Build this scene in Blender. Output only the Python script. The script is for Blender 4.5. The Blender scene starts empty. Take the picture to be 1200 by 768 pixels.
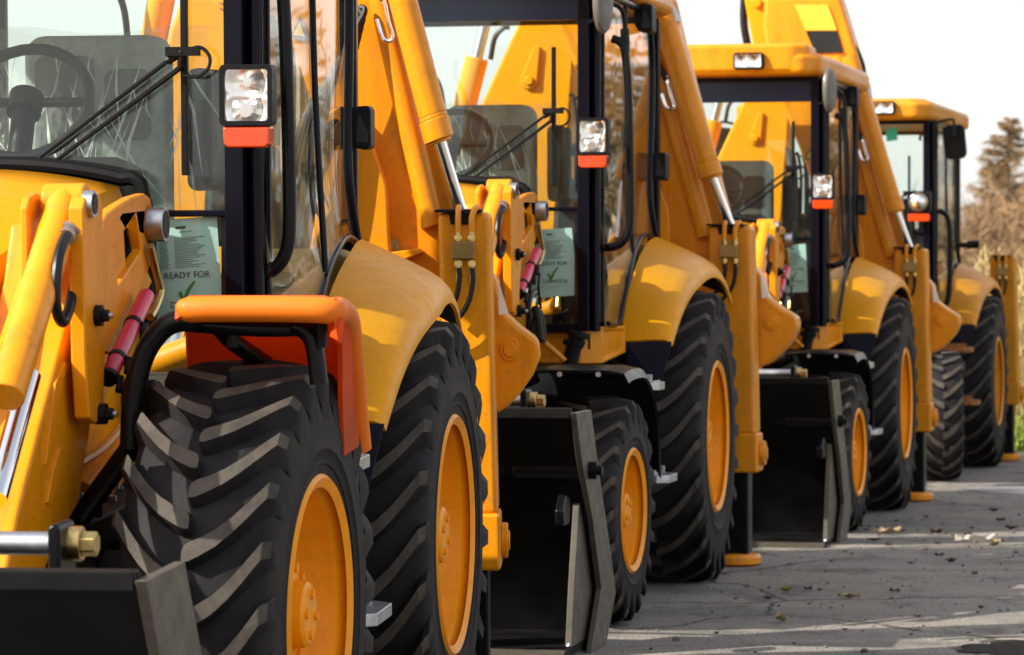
# Row of backhoe loaders parked nose to tail on a yard, built in metres.
# Machine axes: x forward, y to the machine's left, z up, origin on the ground under the rear axle.
import bpy, bmesh, math, random
from mathutils import Vector, Matrix, Euler
from mathutils.geometry import tessellate_polygon
random.seed(7)
SC = bpy.context.scene
COL = SC.collection
R = math.radians
PI = math.pi

# ------------------------------------------------------------------ materials
def nmat(name):
    m = bpy.data.materials.new(name); m.use_nodes = True
    nt = m.node_tree; nt.nodes.clear()
    out = nt.nodes.new('ShaderNodeOutputMaterial')
    return m, nt, out
def noise(nt, scale, detail=4, rough=.55, coord='Object', stretch=None):
    tc = nt.nodes.new('ShaderNodeTexCoord'); n = nt.nodes.new('ShaderNodeTexNoise')
    n.inputs['Scale'].default_value = scale; n.inputs['Detail'].default_value = detail; n.inputs['Roughness'].default_value = rough
    if stretch:
        mp = nt.nodes.new('ShaderNodeMapping'); mp.inputs['Scale'].default_value = stretch
        nt.links.new(tc.outputs[coord], mp.inputs['Vector']); nt.links.new(mp.outputs[0], n.inputs['Vector'])
    else:
        nt.links.new(tc.outputs[coord], n.inputs['Vector'])
    return n
def ramp(nt, src, stops):
    r = nt.nodes.new('ShaderNodeValToRGB'); e = r.color_ramp.elements
    while len(e) < len(stops): e.new(.5)
    for k, (p, c) in enumerate(stops):
        e[k].position = p; e[k].color = (c, c, c, 1) if isinstance(c, (int, float)) else (*c, 1)
    nt.links.new(src, r.inputs[0]); return r
def mixc(nt, fac, a, b, mode='MIX'):
    m = nt.nodes.new('ShaderNodeMix'); m.data_type = 'RGBA'; m.blend_type = mode
    for sock, v in ((m.inputs[0], fac), (m.inputs[6], a), (m.inputs[7], b)):
        if hasattr(v, 'links'): nt.links.new(v, sock)
        elif isinstance(v, (int, float)): sock.default_value = v
        else: sock.default_value = (*v, 1)
    return m.outputs[2]
def pbsdf(nt, out, col, rough=.5, metal=0, spec=.5, coat=0, coat_r=.05):
    b = nt.nodes.new('ShaderNodeBsdfPrincipled')
    for sock, v in ((b.inputs['Base Color'], col), (b.inputs['Roughness'], rough)):
        if hasattr(v, 'links'): nt.links.new(v, sock)
        elif isinstance(v, (int, float)): sock.default_value = v
        else: sock.default_value = (*v, 1)
    b.inputs['Metallic'].default_value = metal; b.inputs['Specular IOR Level'].default_value = spec
    b.inputs['Coat Weight'].default_value = coat; b.inputs['Coat Roughness'].default_value = coat_r
    nt.links.new(b.outputs[0], out.inputs[0]); return b
def bump(nt, b, src, strength=.2, dist=.01):
    n = nt.nodes.new('ShaderNodeBump'); n.inputs['Strength'].default_value = strength; n.inputs['Distance'].default_value = dist
    nt.links.new(src, n.inputs['Height']); nt.links.new(n.outputs[0], b.inputs['Normal']); return n

def paint(name, col, rough=.32, coat=.35, dirt=.25, dirtcol=(.16,.10,.05), speck=True, spec=.3, vary=.86):
    m, nt, out = nmat(name)
    n1 = noise(nt, 2.3, 5, .6); n2 = noise(nt, 26, 4, .6)
    c = mixc(nt, ramp(nt, n1.outputs[0], [(.38, 0), (.75, 1)]).outputs[0], col, tuple(k*vary for k in col))
    d = ramp(nt, n2.outputs[0], [(.55, 0), (.8, dirt)]).outputs[0]
    c = mixc(nt, d, c, dirtcol)
    if speck:
        n3 = noise(nt, 60, 2, .5)
        c = mixc(nt, ramp(nt, n3.outputs[0], [(.70, 0), (.76, .45)]).outputs[0], c, tuple(k*.4 for k in col))
    n5 = noise(nt, 3.2, 5, .65, stretch=(3, 3, .5))
    c = mixc(nt, ramp(nt, n5.outputs[0], [(.50, 0), (.72, dirt*1.1)]).outputs[0], c, tuple(k*.45 for k in col))
    rr = ramp(nt, n2.outputs[0], [(.35, rough), (.75, min(1, rough+.22))]).outputs[0]
    b = pbsdf(nt, out, c, rr, 0, spec, coat, .06)
    n4 = noise(nt, 220, 2, .5)
    bump(nt, b, n4.outputs[0], .03, .002)
    return m
def simple(name, col, rough=.5, metal=0, var=.25, scale=12, spec=.5, bmp=0, coat=0):
    m, nt, out = nmat(name)
    n = noise(nt, scale, 5, .6)
    c = mixc(nt, ramp(nt, n.outputs[0], [(.35, 0), (.7, 1)]).outputs[0], col, tuple(min(1, k*(1-var)) for k in col))
    rr = ramp(nt, n.outputs[0], [(.3, max(.02, rough*.8)), (.7, min(1, rough*1.25))]).outputs[0]
    b = pbsdf(nt, out, c, rr, metal, spec, coat)
    if bmp: bump(nt, b, n.outputs[0], bmp, .01)
    return m
def glass(name, tint, refl=1.0, film=0.0, dust=0.02):
    m, nt, out = nmat(name)
    t = nt.nodes.new('ShaderNodeBsdfTransparent'); t.inputs[0].default_value = (*tint, 1)
    g = nt.nodes.new('ShaderNodeBsdfGlossy'); g.inputs['Roughness'].default_value = .015
    g.inputs[0].default_value = (refl, refl, refl, 1)
    fr = nt.nodes.new('ShaderNodeFresnel'); ge = nt.nodes.new('ShaderNodeNewGeometry'); io = nt.nodes.new('ShaderNodeMath'); io.operation = 'MULTIPLY_ADD'
    io.inputs[1].default_value = 1/1.5-1.5; io.inputs[2].default_value = 1.5
    nt.links.new(ge.outputs['Backfacing'], io.inputs[0]); nt.links.new(io.outputs[0], fr.inputs[0])
    nz = noise(nt, 1.2, 2, .5)
    bp = nt.nodes.new('ShaderNodeBump'); bp.inputs['Strength'].default_value = .06; bp.inputs['Distance'].default_value = .03
    nt.links.new(nz.outputs[0], bp.inputs['Height']); nt.links.new(bp.outputs[0], g.inputs['Normal'])
    mx = nt.nodes.new('ShaderNodeMixShader')
    nt.links.new(fr.outputs[0], mx.inputs[0]); nt.links.new(t.outputs[0], mx.inputs[1]); nt.links.new(g.outputs[0], mx.inputs[2])
    d = nt.nodes.new('ShaderNodeBsdfDiffuse'); d.inputs[0].default_value = (.75, .72, .62, 1)
    n2 = noise(nt, 5, 6, .65)
    f = ramp(nt, n2.outputs[0], [(.35, dust*.3), (.75, dust*1.6)]).outputs[0]
    m2 = nt.nodes.new('ShaderNodeMixShader')
    nt.links.new(f, m2.inputs[0]); nt.links.new(mx.outputs[0], m2.inputs[1]); nt.links.new(d.outputs[0], m2.inputs[2])
    nt.links.new(m2.outputs[0], out.inputs[0]); return m
def filmmat(name, lo, hi):
    m, nt, out = nmat(name)
    t = nt.nodes.new('ShaderNodeBsdfTransparent'); t.inputs[0].default_value = (.96, .97, .95, 1)
    b = nt.nodes.new('ShaderNodeBsdfPrincipled'); b.inputs['Base Color'].default_value = (.85, .86, .82, 1); b.inputs['Roughness'].default_value = .18
    n = noise(nt, 2.2, 3, .55, stretch=(1, 3.2, .8)); n2 = noise(nt, 6, 3, .6, stretch=(1, 1.6, 1))
    ad = nt.nodes.new('ShaderNodeMath'); ad.operation = 'ADD'; nt.links.new(n.outputs[0], ad.inputs[0]); nt.links.new(n2.outputs[0], ad.inputs[1])
    bp = nt.nodes.new('ShaderNodeBump'); bp.inputs['Strength'].default_value = .8; bp.inputs['Distance'].default_value = .05
    nt.links.new(ad.outputs[0], bp.inputs['Height']); nt.links.new(bp.outputs[0], b.inputs['Normal'])
    f = ramp(nt, n.outputs[0], [(.40, lo), (.55, hi), (.7, lo)]).outputs[0]
    mx = nt.nodes.new('ShaderNodeMixShader')
    nt.links.new(f, mx.inputs[0]); nt.links.new(t.outputs[0], mx.inputs[1]); nt.links.new(b.outputs[0], mx.inputs[2])
    nt.links.new(mx.outputs[0], out.inputs[0]); return m
def rubber(name, dust, base=(.0085, .008, .009)):
    m, nt, out = nmat(name)
    n = noise(nt, 7, 6, .65); n2 = noise(nt, 90, 3, .6)
    c = mixc(nt, ramp(nt, n.outputs[0], [(.35, dust*.25), (.7, dust)]).outputs[0], base, (.20, .165, .13))
    c = mixc(nt, ramp(nt, n2.outputs[0], [(.45, 0), (.8, .3)]).outputs[0], c, (.03, .027, .024))
    b = pbsdf(nt, out, c, .66, 0, .14)
    bump(nt, b, n2.outputs[0], .35, .004)
    return m

def translucent(m, col, amt):
    nt = m.node_tree; out = next(n for n in nt.nodes if n.type == 'OUTPUT_MATERIAL'); src = out.inputs[0].links[0].from_socket
    t = nt.nodes.new('ShaderNodeBsdfTranslucent'); t.inputs[0].default_value = (*col, 1); mx = nt.nodes.new('ShaderNodeMixShader'); mx.inputs[0].default_value = amt
    nt.links.new(src, mx.inputs[1]); nt.links.new(t.outputs[0], mx.inputs[2]); nt.links.new(mx.outputs[0], out.inputs[0])
ORANGE = (.78, .278, .003)
M = {}
M['orange'] = paint('orange_paint', ORANGE, .3, .14, .42)
M['yellow'] = paint('yellow_paint', (.76, .315, .004), .30, .04, .14, spec=.15, vary=.94)
M['rim'] = paint('rim_paint', (.93, .335, .003), .34, .08, .25, spec=.2)
M['lip'] = paint('orange_lip_plastic', (.76, .17, .005), .45, .05, .1)
M['guard'] = paint('orange_guard_plastic', (.80, .13, .006), .5, .05, .15)
M['guard_in'] = paint('red_orange_plastic', (.80, .12, .012), .5, .1, .15, speck=False)
translucent(M['guard_in'], (.95, .20, .02), .5); translucent(M['guard'], (.95, .25, .02), .3)
M['old'] = paint('aged_orange_paint', (.66, .262, .010), .42, .06, .45, spec=.22)
M['black'] = simple('black_paint', (.005, .005, .006), .3, 0, .3, 20, .2, .03)
M['bucket'] = simple('bucket_black_paint', (.0032, .003, .003), .5, 0, -2.0, 4, .12, .03)
M['platesteel'] = simple('grey_brown_plate_steel', (.10, .085, .065), .5, .2, .45, 14, .5, .05)  # mottled grey-brown, paler than the black bucket shell
M['plastic'] = simple('black_plastic', (.007, .007, .008), .45, 0, .3, 30, .16, .05)
M['navy'] = simple('dark_flap', (.008, .010, .026), .6, 0, .3, 12, .3)
M['frame'] = simple('cab_frame_black', (.004, .004, .009), .22, 0, .2, 10, .16)
M['chassis'] = simple('greasy_chassis', (.006, .005, .005), .55, 0, .5, 8, .3, .1)
M['chrome'] = simple('chrome', (.86, .86, .88), .10, 1, .06, 6)
M['zinc'] = simple('galvanised_steel', (.55, .57, .60), .38, 1, .35, 25, .5, .15)
M['brass'] = simple('brass_fitting', (.62, .45, .18), .32, 1, .25, 20)
M['olive'] = simple('plated_valve_block', (.33, .22, .07), .42, .6, .3, 22)
M['rubberhose'] = simple('hose_rubber', (.008, .008, .009), .38, 0, .3, 30, .25)
M['seat'] = simple('seat_fabric', (.36, .39, .38), .8, 0, .3, 40, .3, .1)
M['seatblue'] = simple('seat_grey_blue', (.010, .012, .016), .6, 0, .3, 20)
M['dark'] = simple('interior_dark', (.009, .010, .012), .6, 0, .3, 10, .3)
M['inner'] = simple('inner_arch_paint', (.42, .26, .05), .5, 0, .3, 6)
M['glass'] = glass('windscreen_glass', (.89, .95, .93), .9, 0, .008)
M['sideglass'] = glass('side_glass', (.96, .975, .96), .9, 0, .006)
M['band'] = simple('blue_sun_band', (.010, .028, .065), .18, 0, .15, 6, .4)
M['lens'] = glass('lamp_lens', (.99, .99, .99), .9, 0, .02)
M['reflector'] = simple('lamp_reflector', (.95, .93, .90), .2, 1, .1, 30)
M['amber'] = simple('amber_lens', (.72, .055, .006), .14, 0, .2, 30, .5, 0, .6)
M['red'] = simple('magenta_strut', (.60, .015, .07), .35, 0, .2, 10, .5, 0, .3)
M['paper'] = simple('pale_green_paper', (.66, .82, .77), .75, 0, .05, 4)
M['ink'] = simple('print_ink', (.05, .06, .06), .7, 0, .1, 4)
M['inkgrey'] = simple('print_grey', (.22, .30, .29), .7, 0, .1, 4)
M['tick'] = simple('tick_green', (.06, .30, .04), .6, 0, .2, 4)
M['white'] = simple('white_reflector', (.78, .78, .76), .35, 0, .1, 10)
M['sticker'] = simple('green_sticker', (.02, .35, .20), .5, 0, .1, 10)
M['label'] = simple('yellow_label', (.80, .48, .03), .5, 0, .1, 10)
M['mirror'] = simple('mirror_glass', (.85, .87, .9), .03, 1, .02, 4)
M['mirrorback'] = simple('mirror_shell', (.12, .11, .095), .35, 0, .2, 10)
M['rust'] = simple('rusty_step', (.36, .14, .04), .7, .2, .5, 30, .4, .2)
M['film'] = filmmat('clear_film', .03, .10); M['fold'] = filmmat('film_fold', .35, .7)
M['tyre'] = rubber('tyre_rubber', .10, (.0055, .0055, .009))
M['tyretop'] = rubber('dusty_lug_rubber', .48, (.022, .02, .019))

# ------------------------------------------------------------------ mesh helpers
def nb(): return bmesh.new()
def islands(bm):
    """groups of connected faces; groups whose boxes touch count as one piece"""
    bm.verts.ensure_lookup_table(); seen = set(); isl = []
    for v in bm.verts:
        if v in seen: continue
        st = [v]; seen.add(v); cur = []
        while st:
            a = st.pop(); cur.append(a)
            for e in a.link_edges:
                b = e.other_vert(a)
                if b not in seen: seen.add(b); st.append(b)
        lo = [min(q.co[i] for q in cur)-.002 for i in range(3)]; hi = [max(q.co[i] for q in cur)+.002 for i in range(3)]
        isl.append([set(cur), lo, hi])
    k = 0
    while k < len(isl):
        j = k+1; hit = False
        while j < len(isl):
            if all(isl[k][1][i] <= isl[j][2][i] and isl[j][1][i] <= isl[k][2][i] for i in range(3)):
                isl[k][0] |= isl[j][0]
                isl[k][1] = [min(a, b) for a, b in zip(isl[k][1], isl[j][1])]; isl[k][2] = [max(a, b) for a, b in zip(isl[k][2], isl[j][2])]
                isl.pop(j); hit = True
            else: j += 1
        if not hit: k += 1
    return [i[0] for i in isl]
def finish_each(name, bm, mat, parent=None, bevel=0, ang=35):
    """one object for every separate piece in bm"""
    out = []
    for g in islands(bm):
        nbm = bmesh.new(); mp = {v: nbm.verts.new(v.co) for v in bm.verts if v in g}
        for f in bm.faces:
            if f.verts[0] in g: nbm.faces.new([mp[v] for v in f.verts]).material_index = f.material_index
        out.append(finish(name, nbm, mat, parent, bevel, ang))
    bm.free(); return out[0]
def finish(name, bm, mat, parent=None, bevel=0, ang=35, smooth=True):
    bmesh.ops.recalc_face_normals(bm, faces=bm.faces[:])
    me = bpy.data.meshes.new(name); bm.to_mesh(me); bm.free()
    mats = mat if isinstance(mat, (list, tuple)) else [mat]
    for m in mats: me.materials.append(M[m] if isinstance(m, str) else m)
    if smooth:
        me.polygons.foreach_set('use_smooth', [True]*len(me.polygons))
        me.set_sharp_from_angle(angle=R(ang))
    o = bpy.data.objects.new(name, me); COL.objects.link(o)
    if parent: o.parent = parent
    if bevel:
        b = o.modifiers.new('edges', 'BEVEL'); b.width = bevel; b.segments = 2; b.limit_method = 'ANGLE'; b.angle_limit = R(32); b.harden_normals = True
    return o
AX = {'u': (1, 2, 0), 'v': (0, 2, 1), 'w': (0, 1, 2)}
def prism(bm, pts, axis, t0, t1, holes=(), mi=0):
    """extrude an outline (3-D points, the axis value ignored) between axis = t0 and t1"""
    i, j, k = AX[axis]
    loops = [[(p[i], p[j]) for p in pts]] + [[(p[i], p[j]) for p in h] for h in holes]
    def mk(a, b, t):
        v = [0, 0, 0]; v[i] = a; v[j] = b; v[k] = t; return bm.verts.new(v)
    rings = [([mk(a, b, t0) for a, b in lp], [mk(a, b, t1) for a, b in lp]) for lp in loops]
    for lo, hi in rings:
        n = len(lo)
        for q in range(n):
            f = bm.faces.new((lo[q], lo[(q+1) % n], hi[(q+1) % n], hi[q])); f.material_index = mi
    if len(loops) == 1:
        for rr in rings[0]:
            f = bm.faces.new(rr); f.material_index = mi
    else:
        tri = tessellate_polygon([[Vector((a, b, 0)) for a, b in lp] for lp in loops])
        for side in (0, 1):
            flat = [v for rg in rings for v in rg[side]]
            for t in tri:
                try: bm.faces.new([flat[x] for x in t]).material_index = mi
                except ValueError: pass
def box(bm, u0, u1, v0, v1, w0, w1, mi=0):
    prism(bm, [(u0, v0, 0), (u1, v0, 0), (u1, v1, 0), (u0, v1, 0)], 'w', w0, w1, mi=mi)
def smoothline(pts, n=6, closed=False):
    P = [Vector(p) for p in pts]; L = len(P); out = []
    segs = L if closed else L-1
    for k in range(segs):
        p1, p2 = P[k], P[(k+1) % L]
        p0 = P[(k-1) % L] if closed or k > 0 else p1*2-p2
        p3 = P[(k+2) % L] if closed or k+2 < L else p2*2-p1
        for s in range(n):
            t = s/n
            out.append(.5*((2*p1)+(p2-p0)*t+(2*p0-5*p1+4*p2-p3)*t*t+(3*p1-p0-3*p2+p3)*t**3))
    if not closed: out.append(P[-1])
    return out
def tube(bm, pts, r, seg=10, smooth=0, closed=False, mi=0, caps=True):
    P = smoothline(pts, smooth, closed) if smooth else [Vector(p) for p in pts]
    n = len(P); rs = r if isinstance(r, (list, tuple)) else [r]*n
    if len(rs) != n: rs = [rs[min(len(rs)-1, int(k*len(rs)/n))] for k in range(n)]
    rings = []; up = None
    for k in range(n):
        a = P[(k-1) % n] if (closed or k > 0) else P[k]
        b = P[(k+1) % n] if (closed or k < n-1) else P[k]
        d = (b-a)
        if d.length < 1e-7: d = Vector((0, 0, 1))
        d.normalize()
        if up is None:
            up = Vector((0, 0, 1)) if abs(d.z) < .9 else Vector((1, 0, 0))
        x = (up - d*up.dot(d))
        if x.length < 1e-5: x = d.orthogonal()
        x.normalize(); up = x; y = d.cross(x)
        rings.append([bm.verts.new(P[k]+(x*math.cos(2*PI*s/seg)+y*math.sin(2*PI*s/seg))*rs[k]) for s in range(seg)])
    m = n if closed else n-1
    for k in range(m):
        A, B = rings[k], rings[(k+1) % n]
        for s in range(seg):
            bm.faces.new((A[s], A[(s+1) % seg], B[(s+1) % seg], B[s])).material_index = mi
    if caps and not closed:
        bm.faces.new(rings[0][::-1]).material_index = mi; bm.faces.new(rings[-1]).material_index = mi
def cyl(bm, a, b, r, seg=20, mi=0): tube(bm, [a, b], r, seg, mi=mi)
def hexbolt(bm, p, axis, r=.014, h=.014, mi=0):
    d = Vector({'u': (1, 0, 0), 'v': (0, 1, 0), 'w': (0, 0, 1)}[axis]); p = Vector(p)
    tube(bm, [p, p+d*h*.35], r*1.55, 14, mi=mi); tube(bm, [p+d*h*.3, p+d*h*1.3], r, 6, mi=mi)
def lathe(bm, prof, seg=48, mi=0, close=False):
    """profile of (y, r) revolved about the y axis"""
    rings = [[bm.verts.new((r*math.cos(2*PI*s/seg), y, r*math.sin(2*PI*s/seg))) for s in range(seg)] for y, r in prof]
    n = len(rings)
    for k in range(n if close else n-1):
        A, B = rings[k], rings[(k+1) % n]
        for s in range(seg):
            bm.faces.new((A[s], A[(s+1) % seg], B[(s+1) % seg], B[s])).material_index = mi
    return rings
def sheet(bm, rows, th, mi=0, mi_in=None):
    """grid of points thickened along its normals"""
    nr, nc = len(rows), len(rows[0])
    G = [[Vector(p) for p in r] for r in rows]
    def nrm(i, j):
        a = G[min(i+1, nr-1)][j]-G[max(i-1, 0)][j]; b = G[i][min(j+1, nc-1)]-G[i][max(j-1, 0)]
        c = a.cross(b); return c.normalized() if c.length > 1e-9 else Vector((0, 0, 1))
    top = [[bm.verts.new(G[i][j]) for j in range(nc)] for i in range(nr)]
    bot = [[bm.verts.new(G[i][j]-nrm(i, j)*th) for j in range(nc)] for i in range(nr)]
    for i in range(nr-1):
        for j in range(nc-1):
            bm.faces.new((top[i][j], top[i+1][j], top[i+1][j+1], top[i][j+1])).material_index = mi
            bm.faces.new((bot[i][j], bot[i][j+1], bot[i+1][j+1], bot[i+1][j])).material_index = mi if mi_in is None else mi_in
    for i in range(nr-1):
        for j in (0, nc-1):
            bm.faces.new((top[i][j], bot[i][j], bot[i+1][j], top[i+1][j])).material_index = mi
    for j in range(nc-1):
        for i in (0, nr-1):
            bm.faces.new((top[i][j], top[i][j+1], bot[i][j+1], bot[i][j])).material_index = mi
def rrect(a0, a1, b0, b1, r, n=4):
    """rounded rectangle outline as (a, b) pairs"""
    out = []
    for cx, cy, s in ((a1-r, b1-r, 0), (a0+r, b1-r, 90), (a0+r, b0+r, 180), (a1-r, b0+r, 270)):
        for k in range(n+1):
            t = R(s+90*k/n); out.append((cx+r*math.cos(t), cy+r*math.sin(t)))
    return out
def U(lst): return [(0, a, b) for a, b in lst]      # (v, w) pairs -> points for axis 'u'
def V(lst): return [(a, 0, b) for a, b in lst]
def W(lst): return [(a, b, 0) for a, b in lst]
def flipv(pts, s): return [(p[0], p[1]*s, p[2]) for p in pts]
def empty(name, loc, rot=(0, 0, 0), size=.3):
    o = bpy.data.objects.new(name, None); COL.objects.link(o); o.location = loc; o.rotation_euler = rot; o.empty_display_size = size
    return o
def tag(o, label, cat, group=None):
    o['label'] = label; o['category'] = cat
    if group: o['group'] = group
    return o
def struct(name, bm, mat, kind='structure', smooth=True):
    o = finish(name, bm, mat, smooth=smooth); o['kind'] = kind; return o

# ------------------------------------------------------------------ wheels
def tyre_bm(Ro, Wd, r, n, h, lw):
    bm = nb(); Rc = Ro-h; hw = Wd/2
    half = [(0, Rc), (.22*Wd, Rc-.004), (.40*Wd, Rc-.018), (.47*Wd, Rc-.045), (.498*Wd, Rc-.10), (.503*Wd, Rc-.38*(Rc-r)-.03),
            (.502*Wd, r+.36*(Rc-r)), (.508*Wd, r+.345*(Rc-r)), (.508*Wd, r+.325*(Rc-r)), (.499*Wd, r+.31*(Rc-r)), (.490*Wd, r+.22*(Rc-r)), (.496*Wd, r+.21*(Rc-r)), (.494*Wd, r+.19*(Rc-r)), (.484*Wd, r+.18*(Rc-r)), (.478*Wd, r+.10*(Rc-r)), (.474*Wd, r+.06*(Rc-r)), (.466*Wd, r+.026), (.44*Wd, r+.018)]
    prof = [(-y, q) for y, q in half[::-1]] + half[1:]
    # moulded ribs on the sidewall
    lathe(bm, prof, 96)
    step = 2*PI/n
    sweep = (hw*.86)/Ro*1.05
    for s in (-1, 1):
        for k in range(n):
            a0 = k*step+(0 if s > 0 else step/2)
            st = []
            T = [(-.03, .55), (.0, .92), (.06, 1.06), (.2, 1), (.4, 1), (.6, 1), (.78, 1.0), (.92, 1.0), (1.0, 1.02)]
            for t, wf in T:
                y = t*hw*.93
                at = a0+sweep*(t-.18*math.sin(PI*max(0, min(1, t))))
                top = Ro-.022*t*t
                base = Rc-.02-.02*t*t
                st.append((at, y, base, y, top, lw*wf))
            # shoulder stations running down the side
            at = st[-1][0]
            st.append((at+.020, hw*.985, Rc-.07, hw*1.015, Ro-.05, lw*1.02))
            st.append((at+.035, hw*1.0, Rc-.12, hw*1.015, Ro-.085, lw*.9))
            st.append((at+.042, hw*1.0, Rc-.10, hw*1.005, Ro-.115, lw*.6))
            prev = None
            for q, (at, yb, rb, yt, rt, w) in enumerate(st):
                dB = w*.86/Ro; dT = w*.48/Ro
                ring = []
                for da, rr, yy in ((-dB, rb, yb), (-dT, rt, yt), (dT, rt, yt), (dB, rb, yb)):
                    ring.append(bm.verts.new((rr*math.cos(at+da), s*yy, rr*math.sin(at+da))))
                if prev:
                    for e in range(3):
                        f = bm.faces.new((prev[e], prev[e+1], ring[e+1], ring[e]))
                        f.material_index = 1 if e == 1 and q < 10 else 0
                else:
                    bm.faces.new(ring)
                prev = ring
            bm.faces.new(prev[::-1])
    return bm
def rim_bm(r, Wd):
    bm = nb(); o = .47*Wd
    prof = [(o, r-.005), (o+.012, r+.018), (o+.002, r+.028), (o-.016, r+.012), (o-.03, r-.008), (o-.075, r-.016), (o-.10, r-.035),
            (o-.17, r-.055), (-o+.13, r-.055), (-o+.06, r-.02), (-o, r-.005), (-o-.012, r+.02), (-o, r+.028)]
    prof = [(y, q-.002) for y, q in prof]
    inner = [(y, q-.010) for y, q in prof[::-1]]
    lathe(bm, prof, 72); 
    return bm
def disc_bm(r, Wd, off, hub):
    bm = nb(); c = off
    prof = [(c-.19, r-.034), (c-.19, r-.056), (c-.183, r*.82), (c-.165, r*.76), (c-.075, hub*1.62), (c-.03, hub*1.45), (c+.005, hub*1.25), (c+.022, hub*1.18), (c+.03, hub), (c+.045, hub*.62), (c+.075, hub*.58), (c+.082, hub*.5), (c+.082, .001)]
    lathe(bm, prof, 56)
    for k in range(10):
        t = 2*PI*k/10; p = Vector((hub*.84*math.cos(t), c+.026, hub*.84*math.sin(t)))
        tube(bm, [p, p+Vector((0, .022, 0))], .013, 6)
        tube(bm, [p, p+Vector((0, .008, 0))], .02, 12)
    for k in range(4):
        t = 2*PI*(k+.4)/4; p = Vector((hub*.36*math.cos(t), c+.08, hub*.36*math.sin(t)))
        tube(bm, [p, p+Vector((0, .01, 0))], .012, 8)
    return bm
WHEELS = {}
def wheel(mach, key, loc, side, spec, mats, spin):
    Ro, Wd, r, n, h, lw, off, hub = spec
    if key not in WHEELS:
        w = finish('wheel', disc_bm(r, Wd, off, hub), mats[0], None, 0, 30)
        t = finish('tyre', tyre_bm(Ro, Wd, r, n, h, lw), ['tyre', 'tyretop'], w, 0, 38)
        q = finish('rim', rim_bm(r, Wd), mats[0], w, 0, 30)
        WHEELS[key] = (w.data, t.data, q.data)
    else:
        d = WHEELS[key]
        w = bpy.data.objects.new('wheel', d[0]); COL.objects.link(w)
        for nm, me in (('tyre', d[1]), ('rim', d[2])):
            c = bpy.data.objects.new(nm, me); COL.objects.link(c); c.parent = w
    w.parent = mach; w.location = loc; w.scale = (1, side, 1); w.rotation_euler = (0, spin, 0)
    return w

# ------------------------------------------------------------------ the machine
def fender_rows():
    I = [(.76, 1.15), (.66, 1.27), (.50, 1.40), (.28, 1.52), (.02, 1.605), (-.25, 1.64), (-.48, 1.625), (-.66, 1.56), (-.78, 1.47)]
    O = [(.76, 1.15), (.68, 1.225), (.54, 1.315), (.34, 1.395), (.10, 1.45), (-.16, 1.485), (-.40, 1.48), (-.60, 1.43), (-.74, 1.34)]
    rows = []
    for kk, ((ui, wi), (uo, wo)) in enumerate(zip(I, O)):
        row = []
        for t, lift in ((0, 0), (.25, .010), (.5, .018), (.74, .022), (.88, .018), (.96, .004), (1.0, -.016), (1.005, -.045)):
            tt = min(t, 1.0)
            v = .822+(1.055+.075*kk/8-.822)*t
            u = ui+(uo-ui)*tt; w = wi+(wo-wi)*tt
            # lift along the local outward normal of the arch
            cu, cw = u-.0, w-.69; L = math.hypot(cu, cw)
            row.append((u+lift*cu/L, v, w+lift*cw/L))
        rows.append(row)
    P = []
    for j in range(len(rows[0])):
        P.append(smoothline([r[j] for r in rows], 4))
    return [[P[j][i] for j in range(len(P))] for i in range(len(P[0]))]

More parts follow.
